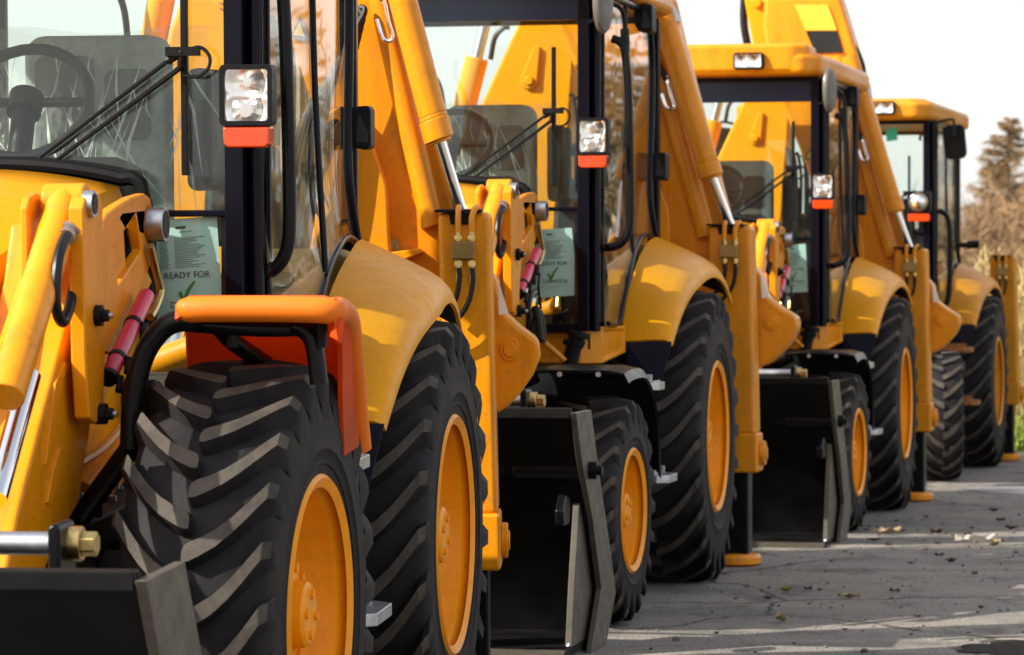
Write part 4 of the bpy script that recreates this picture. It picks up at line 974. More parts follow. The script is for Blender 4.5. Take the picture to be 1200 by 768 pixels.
def orange_mudguard(m):
    for s in (1, -1):
        fr = [(2.45, 0.871, 1.556), (2.45, 1.251, 1.556)]
        v0, v1 = fr[0][1], fr[1][1]
        t = [(2.45, 1.061, 1.575), (2.45, 1.06, 1.512)]
        wt, wb = t[0][2], t[1][2]
        b = [(1.711, 1.17, 1.184), (2.008, 1.17, 1.479), (1.844, 1.17, 1.354)]
        fi = [(1.74, 0.734, 1.433)]
        k0 = fi[0][1]
        arc = [(2.462, wt-.035), (2.452, wt-.008), (2.42, wt), (2.22, wt-.012), (b[1][0]-.02, b[1][2]+.035), (b[2][0]-.01, b[2][2]+.012), (b[0][0]+.03, b[0][2]+.06), (b[0][0], b[0][2])]
        P = [(p.x, p.z) for p in smoothline([(a, 0, c) for a, c in arc], 3)]
        rows = []
        for u, w in P:
            t = max(0, min(1, (2.45-u)/.7)); a0 = v0+(k0-v0)*t; a1 = v1+(1.175-v1)*t
            rows.append([(u, s*a0, w-.02), (u, s*(a0+.03), w), (u, s*(a1-.04), w), (u, s*(a1-.012), w-.010), (u-.004, s*a1, w-.032)])
        if s > 0: rows = rows[::-1]
        bm = nb(); sheet(bm, rows, .014, 0, 1); g = finish('mudguard', bm, ['guard', 'guard_in'], m, 0, 50)
        outl = [(u, w) for u, w in P if u < 2.45]
        # side skirt: a band below the outer edge
        inn = []
        for k, (u, w) in enumerate(outl):
            t = k/(len(outl)-1); dx = .06+.20*min(1, t*1.5); inn.append((u+dx*.95*t**.5, w-.075-.03*(1-t)+.055*t))
        for k in range(len(outl)-1):
            pass
        rows2 = []
        for (u, w), (iu, iw) in zip(outl, inn):
            tt = max(0, min(1, (2.45-u)/.7)); a1 = v1+(1.175-v1)*tt
            rows2.append([(u, s*(a1-.004), w-.004), (u+(iu-u)*.5, s*(a1+.006), w+(iw-w)*.5), (iu, s*(a1-.002), iw)])
        if s > 0: rows2 = rows2[::-1]
        bm = nb(); sheet(bm, rows2, .012); finish('guard_skirt', bm, 'guard_in', g, 0, 50)
        # rolled front lip
        rr_ = (wt-wb)*.5; pth = [(2.45, s*(v0+.006), wt-rr_-.006), (2.45, s*(v0+rr_), wt-rr_), (2.45, s*(v0+.5*(v1-v0)), wt-rr_+.002), (2.45, s*(v1-.06), wt-rr_)]
        for k, (u, w) in enumerate(outl[2:]):
            tt = max(0, min(1, (2.45-u)/.7)); pth.append((u+.015, s*(v1+(1.175-v1)*tt-.008), w-rr_*(1.15-.5*tt)))
        bm = nb(); sp = smoothline(pth, 3); tube(bm, sp, [rr_*.97*min(1, .45+.18*k) for k in range(len(sp))], 16)
        finish('guard_lip', bm, 'lip', g)
        # black tube frame
        bm = nb()
        A_ = [(2.4, 0.752, 1.217), (2.4, 0.759, 1.328), (2.4, 0.784, 1.428), (2.4, 0.822, 1.488), (2.4, 0.863, 1.514), (2.4, 0.918, 1.516)]
        tube(bm, [(2.42, s*p[1], p[2]) for p in A_], .026, 12, 5)
        q0, q1, q2 = [(2.38, 0.866, 1.509), (2.38, 1.045, 1.501), (2.38, 1.191, 1.501)]
        tube(bm, [(2.38, s*q0[1], q0[2]), (2.36, s*q1[1], q1[2]-.005), (2.3, s*q2[1], q2[2]-.005)], .02, 12, 4)
        q3 = [(2.34, 1.128, 1.501), (2.34, 1.155, 1.489), (2.34, 1.175, 1.455), (2.34, 1.186, 1.365)]
        tube(bm, [(2.34, s*p[1], p[2]) for p in q3], .022, 12, 4)
        q4 = [(2.3, 0.95, 1.495), (2.3, 0.97, 1.459), (2.3, 1.006, 1.398)]
        tube(bm, [(2.34, s*q4[0][1], q4[0][2]), (2.28, s*q4[1][1], q4[1][2]), (2.1, s*q4[2][1], q4[2][2])], .022, 12, 4)
        tube(bm, [(2.42, s*A_[0][1], A_[0][2]), (2.3, s*.52, .95), (2.2, s*.4, .9)], .026, 12, 4)
        fr_ = finish('mudguard_frame', bm, 'black', g)
        bm = nb()
        for x in (.3, .86): 
            vv = v0+(v1-v0)*x
            tube(bm, [(2.36, s*vv, q1[2]-.05), (2.36, s*vv, q1[2]+.02)], .013, 8)
        finish_each('bolt', bm, 'plastic', fr_)

def taper(m):
    """this model's backhoe sits farther back and its rear narrows a little"""
    def walk(o, du):
        for c in o.children:
            base = c.name.split('.')[0]
            if base == 'wheel': continue
            d = du or (-.6 if o == m and base in ('stabilizer', 'kingpost', 'boom', 'boom_ram', 'dipper', 'swing_tower') else 0)
            if base == 'carriage_frame': d = -.5
            if c.type == 'MESH':
                for v in c.data.vertices:
                    v.co.x += d
                    if base == 'grab_rail': v.co.y -= math.copysign(.065, v.co.y)
                    if v.co.x < 0: v.co.y *= 1+.095*v.co.x
            walk(c, d)
    bpy.context.view_layer.update(); walk(m, 0)
REAR = (.70, .45, .335, 24, .042, .047, .095, .145)
REAR1 = (.66, .43, .340, 24, .042, .046, .095, .145)
FRONT = (.475, .32, .235, 20, .028, .040, .05, .12)
FRONT1 = (.612, .372, .312, 25, .038, .044, .072, .135)
def make_machine(pose, label, kind):
    loc, yaw, pitch = pose
    m = empty('backhoe_loader', loc, (0, pitch, yaw), 1.0)
    tag(m, label, 'backhoe loader', 'backhoe loaders parked in a row')
    old = kind == 'old'; first = kind == 'first'
    body = 'old' if old else 'orange'
    rz, fz = (.757, .801) if first else (.690, .473)
    rs, fs = (REAR1, FRONT1) if first else (REAR, FRONT)
    if old: fz = .49; fs = (.49, .30, .235, 20, .020, .045, .05, .12); 
    for s in (1, -1):
        wheel(m, 'rear'+('1' if first else '')+('o' if old else ''), (0, s*(.93 if first else .945), rz), s, rs, ['old' if old else 'rim'], .13*len(label))
        wheel(m, 'front'+kind if (first or old) else 'front', (2.17, s*(.955 if old else .974 if first else .965), fz), s, fs, ['old' if old else 'rim'], .07*len(label)).rotation_euler[2] = R(10) if old else R(-2)*s
    lower_body(m, body, old, fz, .12 if first else 0)
    cab(m, body, old); lamps(m, old); mirrors(m, old); wiper(m); bonnet(m, body)
    for s in (1, -1): stabilizer(m, s, body)
    if not old: backhoe(m, body, True)
    else:
        bm = nb(); box(bm, -1.06, -.92, -.94, .94, .95, 1.15); box(bm, -1.06, -.92, -.94, .94, .42, .6); box(bm, -1.0, -.80, -.75, .75, .6, .95); finish('carriage_frame', bm, 'chassis', m, .01)
    if not old:
        for s in (1, -1): loader(m, s, s > 0, body, 0)
        if first: bucket(m, .16, .22); orange_mudguard(m); taper(m)
        else: bucket(m, 0, 0); black_mudguard(m, fz)
    else:
        bm = nb(); prism(bm, [(1.18, 0.402, 2.68), (1.18, 0.489, 2.693), (1.18, 0.496, 2.593), (1.18, 0.409, 2.581)], 'u', 1.131, 1.135); finish('sticker', bm, 'sticker', m)
        kn = [(0.421, 0.85, 1.812), (-0.045, 0.85, 1.819), (-0.045, 0.85, 1.75), (0.421, 0.85, 1.744)]
        bm = nb(); c = Vector([(0.052, 0.82, 1.783)][0]); tube(bm, [c, c+Vector((0, .16, .01))], .022, 10); tube(bm, [c+Vector((0, .09, .006)), c+Vector((0, .19, .011))], .034, 10); finish('window_stay', bm, 'plastic', m, .006)
    return m
m1 = make_machine(((-1.2931, 10.6573, -0.1100), -1.71042, 0.0380), 'nearest backhoe loader, with an orange mudguard over its large front wheel', 'first')
m2 = make_machine(((-0.1607, 16.7253, 0.0000), -1.77151, 0.0000), 'second backhoe loader, its black bucket close behind the nearest loader outrigger leg', 'std')
m3 = make_machine(((1.4181, 22.7465, -0.0400), -1.79071, 0.0000), 'third backhoe loader, whose whole orange roof edge shows with one work lamp', 'std')
m4 = make_machine(((2.7974, 28.2734, -0.0400), -1.81514, 0.0000), 'farthest backhoe loader, with round headlight, green windscreen sticker and large black mirror', 'old')

# ------------------------------------------------------------------ papers and film inside the cabs
def mach_matrix(pose):
    loc, yaw, pitch = pose
    return Matrix.Translation(loc) @ Euler((0, pitch, yaw)).to_matrix().to_4x4()
def text_mesh(txt, size):
    cu = bpy.data.curves.new('letters', 'FONT'); cu.body = txt; cu.size = size; cu.align_x = 'CENTER'; cu.extrude = .0004
    o = bpy.data.objects.new('letters', cu); COL.objects.link(o)
    dg = bpy.context.evaluated_depsgraph_get(); me = bpy.data.meshes.new_from_object(o.evaluated_get(dg))
    bpy.data.objects.remove(o); bpy.data.curves.remove(cu); me.materials.clear(); return me
def paper(pose, quad, label, second=None):
    """quad: local points top-left, top-right, bottom-right, bottom-left on the inside of the glass"""
    TL, TR, BR, BL = [Vector((1.112, p[1], p[2])) for p in quad]
    Mx = mach_matrix(pose); base = (BL+BR)/2
    root = bpy.data.objects.new('paper_sheet', None)
    def at(a, b, off=0): 
        p = (TL.lerp(TR, a)).lerp(BL.lerp(BR, a), b); return p-base+Vector((off+.006*math.sin(PI*a), 0, 0))
    bm = nb(); rows = [[at(a/8, b/6) for a in range(9)] for b in range(7)]
    sheet(bm, rows, .0012)
    o = finish('paper_sheet', bm, 'paper', None)
    o.matrix_world = Mx @ Matrix.Translation(base)
    bpy.data.objects.remove(root)
    tag(o, label, 'paper sheet', 'dispatch papers behind the windscreens')
    w = (TR-TL).length; h = (TL-BL).length
    def strip(bm, a0, a1, b0, b1):
        n = 4
        for k in range(n):
            q0 = a0+(a1-a0)*k/n; q1 = a0+(a1-a0)*(k+1)/n
            bm.faces.new([bm.verts.new(at(*ab, .0016)) for ab in ((q0, b0), (q1, b0), (q1, b1), (q0, b1))])
    bm = nb(); rnd = random.Random(3)
    for k in range(17):
        b = .17+k*.0165*1.0
        strip(bm, .33, .33+rnd.uniform(.25, .42) if k % 5 else .80, b, b+.0065); strip(bm, .10, .10+rnd.uniform(.1, .16), b, b+.0065)
    strip(bm, .40, .62, .115, .121); strip(bm, .1, .8, .845, .851); strip(bm, .3, .5, .868, .874)
    finish('printed_lines', bm, 'inkgrey', o, smooth=False)
    bm = nb(); strip(bm, .36, .52, .068, .09); finish('letterhead', bm, 'ink', o, smooth=False)
    for txt, a, b, sz in (('READY FOR', .50, .535, h*.080), ('DISPATCH', .53, .80, h*.080)):
        me = text_mesh(txt, sz)
        t = bpy.data.objects.new('lettering', me); COL.objects.link(t); me.materials.append(M['ink']); t.parent = o
        p = at(a, b, .0022)
        # letters face forward (+x), run along +y, tilted with the sheet
        up = (TL-BL).normalized(); run = (TR-TL).normalized(); nn = run.cross(up).normalized()
        t.matrix_local = Matrix.Translation(p) @ Matrix((run, up, nn)).transposed().to_4x4()
    bm = nb(); tk = [(.36, .66), (.40, .645), (.435, .70), (.50, .63), (.60, .565), (.63, .57), (.53, .655), (.445, .775), (.425, .77)]
    bm.faces.new([bm.verts.new(at(a, b, .003)) for a, b in tk]); finish('tick_mark', bm, 'tick', o, smooth=False)
    return o
paper(((-1.2931, 10.6573, -0.1100), -1.71042, 0.0380), [(1.11, 0.486, 1.726), (1.11, 0.664, 1.739), (1.11, 0.683, 1.441), (1.11, 0.495, 1.422)], 'pale green READY FOR DISPATCH sheet behind the nearest windscreen, above the orange mudguard')
paper(((-0.1607, 16.7253, 0.0000), -1.77151, 0.0000), [(1.11, 0.483, 1.652), (1.11, 0.662, 1.663), (1.11, 0.693, 1.362), (1.11, 0.476, 1.347)], 'pale green dispatch sheet with a tick behind the second windscreen, right of the magenta strut')
paper(((1.4181, 22.7465, -0.0400), -1.79071, 0.0000), [(1.11, 0.515, 1.7), (1.11, 0.659, 1.711), (1.11, 0.675, 1.414), (1.11, 0.504, 1.404)], 'small pale green dispatch sheet behind the third windscreen, below the wiper')

def film(pose, label, seed):
    Mx = mach_matrix(pose); rnd = random.Random(seed); base = Vector((.36, .12, 1.6))
    nu, nv = 26, 26; rows = []
    for i in range(nu+1):
        t = i/nu; row = []
        for j in range(nv+1):
            a = j/nv; v = -.20+.66*a
            w = 2.285-.74*t
            fold = .016*math.sin(11*a+7*t+seed)+.010*math.sin(27*a-15*t)+.012*rnd.uniform(-1, 1)
            u = .355+.03*math.sin(PI*a)+fold+max(0, t-.72)*1.1
            if i == 0: u = .20; w = 2.28
            row.append(Vector((u, v+.012*math.sin(9*t+seed)+.02*t*(a-.5), w+.012*math.sin(8*a+seed)))-base)
        rows.append(row)
    bm = nb(); sheet(bm, rows, .002)
    for k in range(46):
        # creases: long thin slivers of doubled film, fanning down from the upper corner
        a0 = rnd.uniform(-.16, .42); w0 = rnd.uniform(1.72, 2.27); L = rnd.uniform(.08, .42); an = R(-90+rnd.gauss(6, 20)+30*(.1-a0)); wd = rnd.uniform(.0015, .007)
        u0 = .385+.03*rnd.random(); dv, dw = math.cos(an)*L, math.sin(an)*L; bend = rnd.uniform(-.03, .03)
        pa = Vector((u0, a0, w0))-base; pm = Vector((u0+.015, a0+dv*.5+bend, w0+dw*.5))-base; pb = Vector((u0+.01, a0+dv, w0+dw))-base
        if pb.z+base.z < 1.5: continue
        sdv = Vector((0, wd, 0))
        q = [bm.verts.new(x) for x in (pa, pm-sdv, pb, pm+sdv*.7)]; bm.faces.new(q).material_index = 1
    o = finish('plastic_film', bm, ['film', 'fold'], None, 0, 60)
    o.matrix_world = Mx @ Matrix.Translation(base); tag(o, label, 'plastic film', 'plastic films over the seats')
film(((-1.2931, 10.6573, -0.1100), -1.71042, 0.0380), 'creased clear plastic film over the seat of the nearest loader', 1)
film(((-0.1607, 16.7253, 0.0000), -1.77151, 0.0000), 'creased clear plastic film over the seat of the second loader', 5)

# ------------------------------------------------------------------ ground
def gz(Y): return -.04*max(0, min(1, (Y-17.8)/3))
def asphalt():
    m, nt, out = nmat('weathered_tarmac')
    n1 = noise(nt, .55, 6, .62, stretch=(.7, 1.5, 1)); n2 = noise(nt, 5, 8, .7); n3 = noise(nt, 70, 4, .65); n4 = noise(nt, 1.5, 5, .6, stretch=(.35, 2.2, 1))
    c = mixc(nt, ramp(nt, n1.outputs[0], [(.38, 0), (.62, 1)]).outputs[0], (.32, .30, .275), (.50, .45, .38))
    c = mixc(nt, ramp(nt, n4.outputs[0], [(.50, 0), (.72, .6)]).outputs[0], c, (.10, .098, .10))
    c = mixc(nt, ramp(nt, n2.outputs[0], [(.42, 0), (.68, .75)]).outputs[0], c, (.36, .32, .265))
    c = mixc(nt, ramp(nt, n3.outputs[0], [(.48, 0), (.66, .8)]).outputs[0], c, (.04, .037, .035))
    for sc_, lim, colr, am in ((26, .16, (.42, .38, .33), .8), (17, .13, (.035, .03, .028), .85), (60, .22, (.38, .35, .31), .5)):
        tcg = nt.nodes.new('ShaderNodeTexCoord'); vo = nt.nodes.new('ShaderNodeTexVoronoi'); vo.inputs['Scale'].default_value = sc_; nt.links.new(tcg.outputs['Object'], vo.inputs['Vector'])
        c = mixc(nt, ramp(nt, vo.outputs['Distance'], [(lim*.6, am), (lim, 0)]).outputs[0], c, colr)
    wn = noise(nt, 1.3, 4, .6); tcg = nt.nodes.new('ShaderNodeTexCoord'); vm = nt.nodes.new('ShaderNodeVectorMath'); vm.operation = 'MULTIPLY_ADD'
    vm.inputs[1].default_value = (.5, .5, .5); nt.links.new(wn.outputs['Color'], vm.inputs[0]); nt.links.new(tcg.outputs['Object'], vm.inputs[2])
    ck = nt.nodes.new('ShaderNodeTexVoronoi'); ck.feature = 'DISTANCE_TO_EDGE'; ck.inputs['Scale'].default_value = .55; nt.links.new(vm.outputs[0], ck.inputs['Vector'])
    c = mixc(nt, ramp(nt, ck.outputs['Distance'], [(.004, .8), (.012, 0)]).outputs[0], c, (.03, .028, .026))
    n6 = noise(nt, 2.6, 6, .7, stretch=(1, .5, 1))
    c = mixc(nt, ramp(nt, n6.outputs[0], [(.52, 0), (.64, .55)]).outputs[0], c, (.075, .072, .075))
    rr = ramp(nt, n1.outputs[0], [(.35, .62), (.6, .9)]).outputs[0]
    b = pbsdf(nt, out, c, rr, 0, .4)
    ad = nt.nodes.new('ShaderNodeMath'); ad.operation = 'ADD'; nt.links.new(n3.outputs[0], ad.inputs[0]); nt.links.new(n2.outputs[0], ad.inputs[1])
    bump(nt, b, ad.outputs[0], 1.0, .035); return m
bm = nb()
xs = [-400, -60, -20, -8, -4, -2, 0, 2, 4, 6, 9, 14, 30, 80, 400]; ys = [-30, 0, 6, 10, 14, 16, 17.8, 18.8, 19.8, 20.8, 23, 26, 30, 60, 200, 900]
vv = [[bm.verts.new((x, y, gz(y))) for x in xs] for y in ys]
for i in range(len(ys)-1):
    for j in range(len(xs)-1): bm.faces.new((vv[i][j], vv[i][j+1], vv[i+1][j+1], vv[i+1][j]))
struct('ground', bm, asphalt())
def blob(cx, cy, rx, ry, z, seed, n=28, jag=.3):
    rnd = random.Random(seed); ph = [rnd.uniform(0, 6) for _ in range(4)]
    bm = nb(); pts = []
    for k in range(n):
        t = 2*PI*k/n; q = 1+jag*(math.sin(2*t+ph[0])*.4+math.sin(3*t+ph[1])*.35+math.sin(7*t+ph[2])*.25)+rnd.uniform(-.06, .06)
        pts.append(bm.verts.new((cx+rx*q*math.cos(t), cy+ry*q*math.sin(t), z)))
    bm.faces.new(pts); return bm
m, nt, out = nmat('wet_sky_sheen'); pbsdf(nt, out, (.26, .255, .27), .34, 0, .7); M['wet'] = m  # wet patch, its pale base colour stands in for reflected sky
gx, gy = (3.40, 24.68)
struct('puddle', blob(gx+.25, gy, .42, .5, -.036, 2), 'wet')
M['moss'] = simple('dark_moss', (.022, .018, .010), .9, 0, .5, 25, .2, .3)
gx, gy = (1.90, 13.36)
struct('moss_patch', blob(gx+.05, gy, .24, .28, .004, 6, 60, .5), 'moss', 'stuff')
# verge beyond the yard
M['verge'] = simple('grass_soil', (.075, .085, .02), .95, 0, .6, 3, .2)
bm = nb(); e0 = [(3.6, 60), (4.05, 33.5), (4.35, 30.4), (5.0, 29.6), (8, 28.8), (40, 27), (90, 60)]
bm.faces.new([bm.verts.new((x, y, -.034)) for x, y in e0]); struct('verge', bm, 'verge')

# ------------------------------------------------------------------ leaves, stones and litter on the yard
M['leaf'] = simple('dead_leaf', (.055, .035, .018), .8, 0, .5, 20, .3)
M['leafpale'] = simple('pale_leaf', (.36, .27, .16), .75, 0, .3, 20, .3)
M['leafgreen'] = simple('green_leaf', (.16, .20, .03), .6, 0, .3, 20, .3)
M['litter'] = simple('white_litter', (.62, .57, .48), .7, 0, .2, 14, .3)
M['stone'] = simple('pale_stone', (.36, .31, .24), .85, 0, .4, 14, .3, .4)
def leaf(xy, L, Wd, curl, rz, mat, label, group=None, cat='leaf', name='fallen_leaf'):
    bm = nb(); rows = []
    for i in range(7):
        t = i/6; hw = Wd*math.sin(PI*(t*.92+.04))**.8*(1+.35*math.sin(i*2.3+rz*9))
        rows.append([((t-.5)*L, hw*q, .004+curl*(abs(q)**1.5)*L*.4+curl*L*.2*(2*t-1)**2+.15*L*math.sin(4*q+i*1.7+rz)*.5+.06*L) for q in (-1, -.5, 0, .5, 1)])
    sheet(bm, rows, .002); o = finish(name, bm, mat); o.location = (*xy, gz(xy[1])+.004); o.rotation_euler = (0, 0, rz)
    tag(o, label, cat, group); return o
LG = 'small dead leaves scattered on the yard'
for k, (xy, sc) in enumerate([((2.02, 19.40), 1.2), ((2.05, 18.93), .8), ((2.45, 20.07), 1.3), ((2.61, 19.90), 1.0), ((2.34, 19.09), .7), ((2.95, 20.51), 1.2), ((2.21, 18.56), .6), ((2.22, 18.05), .8),
    ((2.22, 17.56), 1.0), ((2.01, 17.51), .6), ((1.36, 15.97), .75), ((1.41, 15.92), .4), ((1.75, 15.88), .8), ((1.14, 15.49), .7), ((3.08, 22.22), 1.0), ((2.08, 20.42), .7), ((2.73, 20.60), .6), ((3.00, 21.32), .9),
    ((1.48, 19.16), .6), ((2.52, 19.81), .5), ((1.62, 17.62), .4), ((2.65, 18.27), .6), ((1.71, 14.64), .5), ((2.03, 15.03), .5), ((1.35, 14.09), .4), ((0.82, 13.92), .4), ((2.58, 21.64), .6), ((2.36, 21.32), .6)]):
    leaf(xy, .06*sc, .024*sc, .2+.15*(k % 3), k*1.3, 'leaf', 'small dark dead leaf lying on the tarmac', LG)
leaf((2.17, 20.07), .17, .03, .2, .3, 'leafpale', 'largest torn brown leaf, on the tarmac right of the third loader bucket')
leaf((1.25, 15.88), .06, .028, .5, .8, 'leafgreen', 'small green curled leaf on the tarmac right of the second loader')
leaf((1.51, 15.57), .10, .022, .2, .1, 'leafpale', 'long pale dry leaf lying flat on the open tarmac')
leaf((1.12, 14.45), .07, .03, .7, 2.2, 'leafpale', 'pale curled leaf nearest the bottom of the picture')
leaf((2.62, 18.85), .09, .03, .6, 1.0, 'leafpale', 'curled tan leaf touching the right end of the white paper strip')
leaf((2.55, 19.13), .22, .022, .22, .05, 'litter', 'white crumpled paper strip lying on the tarmac at the right', None, 'litter', 'paper_strip')
def stone(xy, r, seed, label):
    bm = nb(); bmesh.ops.create_icosphere(bm, subdivisions=3, radius=r); rnd = random.Random(seed)
    pl = [(Vector((rnd.uniform(-1, 1), rnd.uniform(-1, 1), rnd.uniform(-.4, 1))).normalized(), rnd.uniform(.55, .8)*r) for _ in range(9)]
    for v in bm.verts:
        v.co.z *= .75; v.co.x *= 1.25
        for n, d in pl:
            e = v.co.dot(n)-d
            if e > 0: v.co -= n*e
    o = finish('stone', bm, 'stone', None, 0, 25); o.location = (*xy, r*.45); tag(o, label, 'stone', 'stones beside the second bucket')
stone((0.00, 13.88), .035, 1, 'blocky pale stone beside the nearest outrigger leg, left of a flatter one')
stone((0.08, 13.85), .036, 4, 'flatter pale stone right of the blocky one, in front of the second bucket')

bm = nb(); rnd = random.Random(31)
for k in range(900):
    y = 11.5+14*rnd.random()**1.2; x = rnd.uniform(-.2, 5.2); r = rnd.uniform(.003, .009)
    if rnd.random() < .12: r *= 1.8
    g = bmesh.ops.create_icosphere(bm, subdivisions=1, radius=r)['verts']
    for v in g: v.co = Vector((v.co.x*rnd.uniform(.8, 1.5)+x, v.co.y*rnd.uniform(.8, 1.4)+y, v.co.z*.7+gz(y)+r*.4))
M['grit'] = simple('grit', (.20, .17, .14), .9, 0, .75, 3, .2)
struct('grit', bm, 'grit', 'stuff', smooth=False)

# ------------------------------------------------------------------ reeds, bushes and trees beyond the yard
def multi(name, cols, rough=.85):
    m, nt, out = nmat(name); n = noise(nt, .8, 5, .7); n2 = noise(nt, 9, 3, .6)
    c = mixc(nt, ramp(nt, n.outputs[0], [(.35, 0), (.65, 1)]).outputs[0], cols[0], cols[1])
    c = mixc(nt, ramp(nt, n2.outputs[0], [(.4, 0), (.7, .7)]).outputs[0], c, cols[2])
    b = pbsdf(nt, out, c, rough, 0, .2); 
    return m
M['reed'] = multi('dry_reed', [(.36, .26, .11), (.28, .20, .07), (.45, .35, .18)])
M['grass'] = multi('verge_grass', [(.17, .26, .03), (.10, .17, .02), (.30, .30, .06)])
M['twig'] = multi('bare_twigs', [(.30, .19, .10), (.22, .13, .07), (.36, .25, .13)])
M['larch'] = multi('larch_twigs', [(.25, .155, .075), (.18, .115, .055), (.32, .22, .115)])
M['ever'] = multi('evergreen_leaf', [(.05, .065, .03), (.035, .05, .025), (.08, .09, .05)])
M['bark'] = multi('bark', [(.10, .07, .05), (.07, .05, .04), (.13, .1, .07)])
def blade(bm, p, d, L, w, rnd, bend=.3):
    p = Vector(p); d = Vector(d).normalized(); s = d.cross(Vector((rnd.uniform(-1, 1), rnd.uniform(-1, 1), .2))).normalized()*w
    b = Vector((rnd.uniform(-1, 1), rnd.uniform(-1, 1), -.3))*bend*L
    q = p+d*L*.55+b*.3; e = p+d*L+b
    a1, a2, b1, b2, c = [bm.verts.new(x) for x in (p-s, p+s, q-s*.8, q+s*.8, e)]
    bm.faces.new((a1, a2, b2, b1)); bm.faces.new((b1, b2, c))
rnd = random.Random(11)
bm = nb()
for k in range(9000):
    x = rnd.uniform(4.2, 11); y = rnd.uniform(31.5, 40); h = rnd.uniform(.9, 2.0)*(1 if rnd.random() > .2 else 1.15)
    blade(bm, (x, y, -.04), (rnd.uniform(-.18, .18), rnd.uniform(-.18, .18), 1), h*rnd.uniform(.7, 1), rnd.uniform(.004, .010), rnd, .3)
    if rnd.random() < .35: blade(bm, (x, y, h*.75), (rnd.uniform(-.4, .4), rnd.uniform(-.4, .4), 1), .28, .016, rnd, .5)
o = struct('dry_reeds', bm, 'reed', 'stuff', smooth=False)
bm = nb()
for k in range(4200):
    x = rnd.uniform(4.0, 9.5); y = rnd.uniform(29.4, 33.0)
    if y < 30.6-.2*(x-4): continue
    blade(bm, (x, y, -.04), (rnd.uniform(-.5, .5), rnd.uniform(-.5, .5), 1), rnd.uniform(.15, .5), rnd.uniform(.006, .012), rnd, .5)
struct('verge_grass', bm, 'grass', 'stuff', smooth=False)
def larch(x, y, h, seed, label, dens=1.0, group='bare trees beyond the yard'):
    rd = random.Random(seed); root = empty('larch_tree', (x, y, -.05)); tag(root, label, 'tree', group)
    bm = nb(); tube(bm, [(0, 0, 0), (.02*h*.2, 0, h*.5), (0, .02, h)], [.02*h, .012*h, .003*h], 8, 4); finish('trunk', bm, 'bark', root)
    bm = nb(); nbr = int(70*dens)
    for k in range(nbr):
        t = .10+.90*(k/nbr)**.9; z = h*t; L = h*.34*(1-t)**.75*rd.uniform(.6, 1.15)+.03*h; a = rd.uniform(0, 2*PI)
        d = Vector((math.cos(a), math.sin(a), rd.uniform(-.12, .35))).normalized()
        p0 = Vector((0, 0, z)); pts = [p0, p0+d*L*.5+Vector((0, 0, -.03*L)), p0+d*L+Vector((0, 0, .06*L))]
        tube(bm, pts, [.004*h, .0028*h, .001*h], 4, 2)
        for q in range(int(26*dens)):
            f = rd.uniform(.15, 1); b = p0+d*L*f+Vector((0, 0, -.03*L*math.sin(PI*f)))
            blade(bm, b, (d.x*.5+rd.uniform(-1, 1), d.y*.5+rd.uniform(-1, 1), rd.uniform(-.9, .5)), L*rd.uniform(.12, .34)+.03*h*.3, .0022*h, rd, .3)
    finish('crown', bm, 'larch', root, smooth=False)
def bush(x, y, h, w, seed, mat, label, n=2600, name='bush', cat='bush', group='bushes beyond the yard'):
    rd = random.Random(seed); root = empty(name, (x, y, -.05)); tag(root, label, cat, group)
    bm = nb(); stems = []
    for k in range(16):
        a = rd.uniform(0, 2*PI); e = Vector((math.cos(a)*w*rd.uniform(.1, .95), math.sin(a)*w*rd.uniform(.1, .95), h*rd.uniform(.6, 1)))
        mid = e*.5+Vector((0, 0, h*.12)); tube(bm, [(0, 0, 0), mid, e], [.012*h, .008*h, .003*h], 5, 3); stems.append((mid, e))
    finish('stems', bm, 'bark', root)
    bm = nb()
    for k in range(n):
        mid, e = rd.choice(stems); f = rd.random(); p = mid.lerp(e, f)*(.55 if rd.random() < .3 else 1)+Vector((rd.gauss(0, .13*w), rd.gauss(0, .13*w), rd.gauss(0, .08*h)))
        if p.z < 0: p.z = abs(p.z)
        if mat == 'ever': blade(bm, p, (rd.uniform(-1, 1), rd.uniform(-1, 1), rd.uniform(-.3, 1)), .07*h, .018*h, rd, .2)
        else: blade(bm, p, (rd.uniform(-.6, .6), rd.uniform(-.6, .6), rd.uniform(.1, 1)), .16*h, .0035*h, rd, .25)
    finish('foliage', bm, mat, root, smooth=False)
# unseen trees right of the yard, added to darken reflections in the cab glass
rnd = random.Random(23); bm = nb()
for k in range(15000):
    q = rnd.uniform(.165, .62); y = rnd.uniform(66, 92); x = q*y; hh = 4.6+1.6*math.sin(x*.55)+1.1*math.sin(x*1.7+1)+(1.5 if q > .24 else -1.2)
    z = hh*rnd.random()**.75
    blade(bm, (x+rnd.gauss(0, .4), y, z), (rnd.uniform(-1, 1), rnd.uniform(-1, 1), rnd.uniform(-.2, 1)), rnd.uniform(.5, 1.3), rnd.uniform(.03, .10), rnd, .3)
M['wood'] = multi('mixed_wood', [(.10, .075, .035), (.06, .06, .025), (.22, .13, .04)])
struct('unseen_treeline', bm, 'wood', 'stuff', smooth=False)
larch(15.7, 110, 6.9, 3, 'tallest bare brown larch, right edge of the picture above the hedge', 2.4)
larch(18.6, 118, 5.6, 9, 'shorter bare larch half hidden right of the tallest one', 1.5)
bush(14.4, 100, 4.1, 1.7, 4, 'twig', 'pale brown leafless bush just left of the tallest larch', 3200)
bush(11.9, 92, 3.6, 1.6, 8, 'twig', 'leafless brown bush directly right of the farthest loader cab window', 3000)
bush(12.6, 78, 2.75, 1.3, 14, 'ever', 'dark evergreen bush at the right edge, behind the dry reeds', 3600)
bush(10.6, 74, 2.2, 1.2, 21, 'twig', 'low leafless bush left of the dark evergreen', 2600)
bush(8.6, 64, 2.5, 1.4, 33, 'twig', 'leafless bush behind the farthest loader mirror and rear outrigger', 2600)

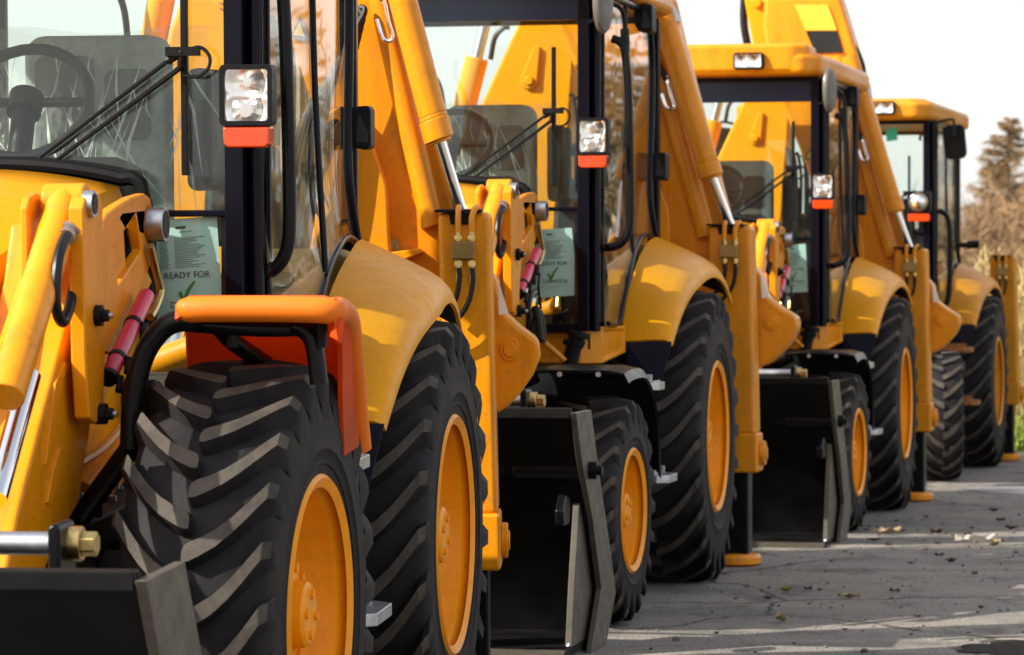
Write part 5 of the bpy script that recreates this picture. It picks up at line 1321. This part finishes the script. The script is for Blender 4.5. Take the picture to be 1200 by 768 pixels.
# ------------------------------------------------------------------ light, sky, camera
to_sun = Vector((-.88, -.38, .66)).normalized()
el = math.asin(to_sun.z); az = math.atan2(to_sun.x, to_sun.y)
sun = bpy.data.lights.new('sun', 'SUN'); sun.energy = 3.9; sun.angle = R(.5); sun.color = (1, .93, .82)
so = bpy.data.objects.new('sun', sun); COL.objects.link(so); so.rotation_euler = (-to_sun).to_track_quat('-Z', 'Y').to_euler(); so.location = to_sun*40
w = bpy.data.worlds.new('World'); SC.world = w; w.use_nodes = True; nt = w.node_tree
bg = nt.nodes['Background']; sk = nt.nodes.new('ShaderNodeTexSky'); sk.sky_type = 'NISHITA'; sk.sun_disc = False
sk.sun_elevation = el; sk.sun_rotation = az; sk.dust_density = 2; sk.air_density = 1.0; sk.ozone_density = 1.0
hs = nt.nodes.new('ShaderNodeHueSaturation'); hs.inputs['Saturation'].default_value = .42
nt.links.new(sk.outputs[0], hs.inputs['Color']); 
# bright thin cloud low over the horizon, thinning out overhead
tc = nt.nodes.new('ShaderNodeTexCoord'); sx = nt.nodes.new('ShaderNodeSeparateXYZ'); nt.links.new(tc.outputs['Generated'], sx.inputs[0])
cn = nt.nodes.new('ShaderNodeTexNoise'); cn.inputs['Scale'].default_value = 2.2; cn.inputs['Detail'].default_value = 5; nt.links.new(tc.outputs['Generated'], cn.inputs['Vector'])
ev = ramp(nt, sx.outputs[2], [(.0, .92), (.22, .85), (.45, .40), (.8, .12)]); cv = ramp(nt, cn.outputs[0], [(.3, .8), (.65, 1.0)])
mu = nt.nodes.new('ShaderNodeMath'); mu.operation = 'MULTIPLY'; nt.links.new(ev.outputs[0], mu.inputs[0]); nt.links.new(cv.outputs[0], mu.inputs[1])
nt.links.new(mixc(nt, mu.outputs[0], hs.outputs[0], (3.5, 3.42, 3.28)), bg.inputs[0]); bg.inputs[1].default_value = .15
cd = bpy.data.cameras.new('camera'); cam = bpy.data.objects.new('camera', cd); COL.objects.link(cam)
cam.location = (0, 0, 1.385); cam.rotation_euler = (R(90), 0, 0)
cd.sensor_width = 36; cd.lens = 4070/1200*36; cd.shift_y = -44/1200; cd.clip_start = .1; cd.clip_end = 2000
cd.dof.use_dof = True; cd.dof.focus_distance = 10.0; cd.dof.aperture_fstop = 8.5
SC.camera = cam
SC.view_settings.view_transform = 'Standard'; SC.view_settings.look = 'None'; SC.view_settings.exposure = 1.08; SC.view_settings.gamma = 1
SC.render.engine = 'CYCLES'; SC.cycles.use_denoising = True; SC.cycles.max_bounces = 8; SC.cycles.transparent_max_bounces = 24
SC.cycles.sample_clamp_indirect = 8; SC.cycles.caustics_reflective = False
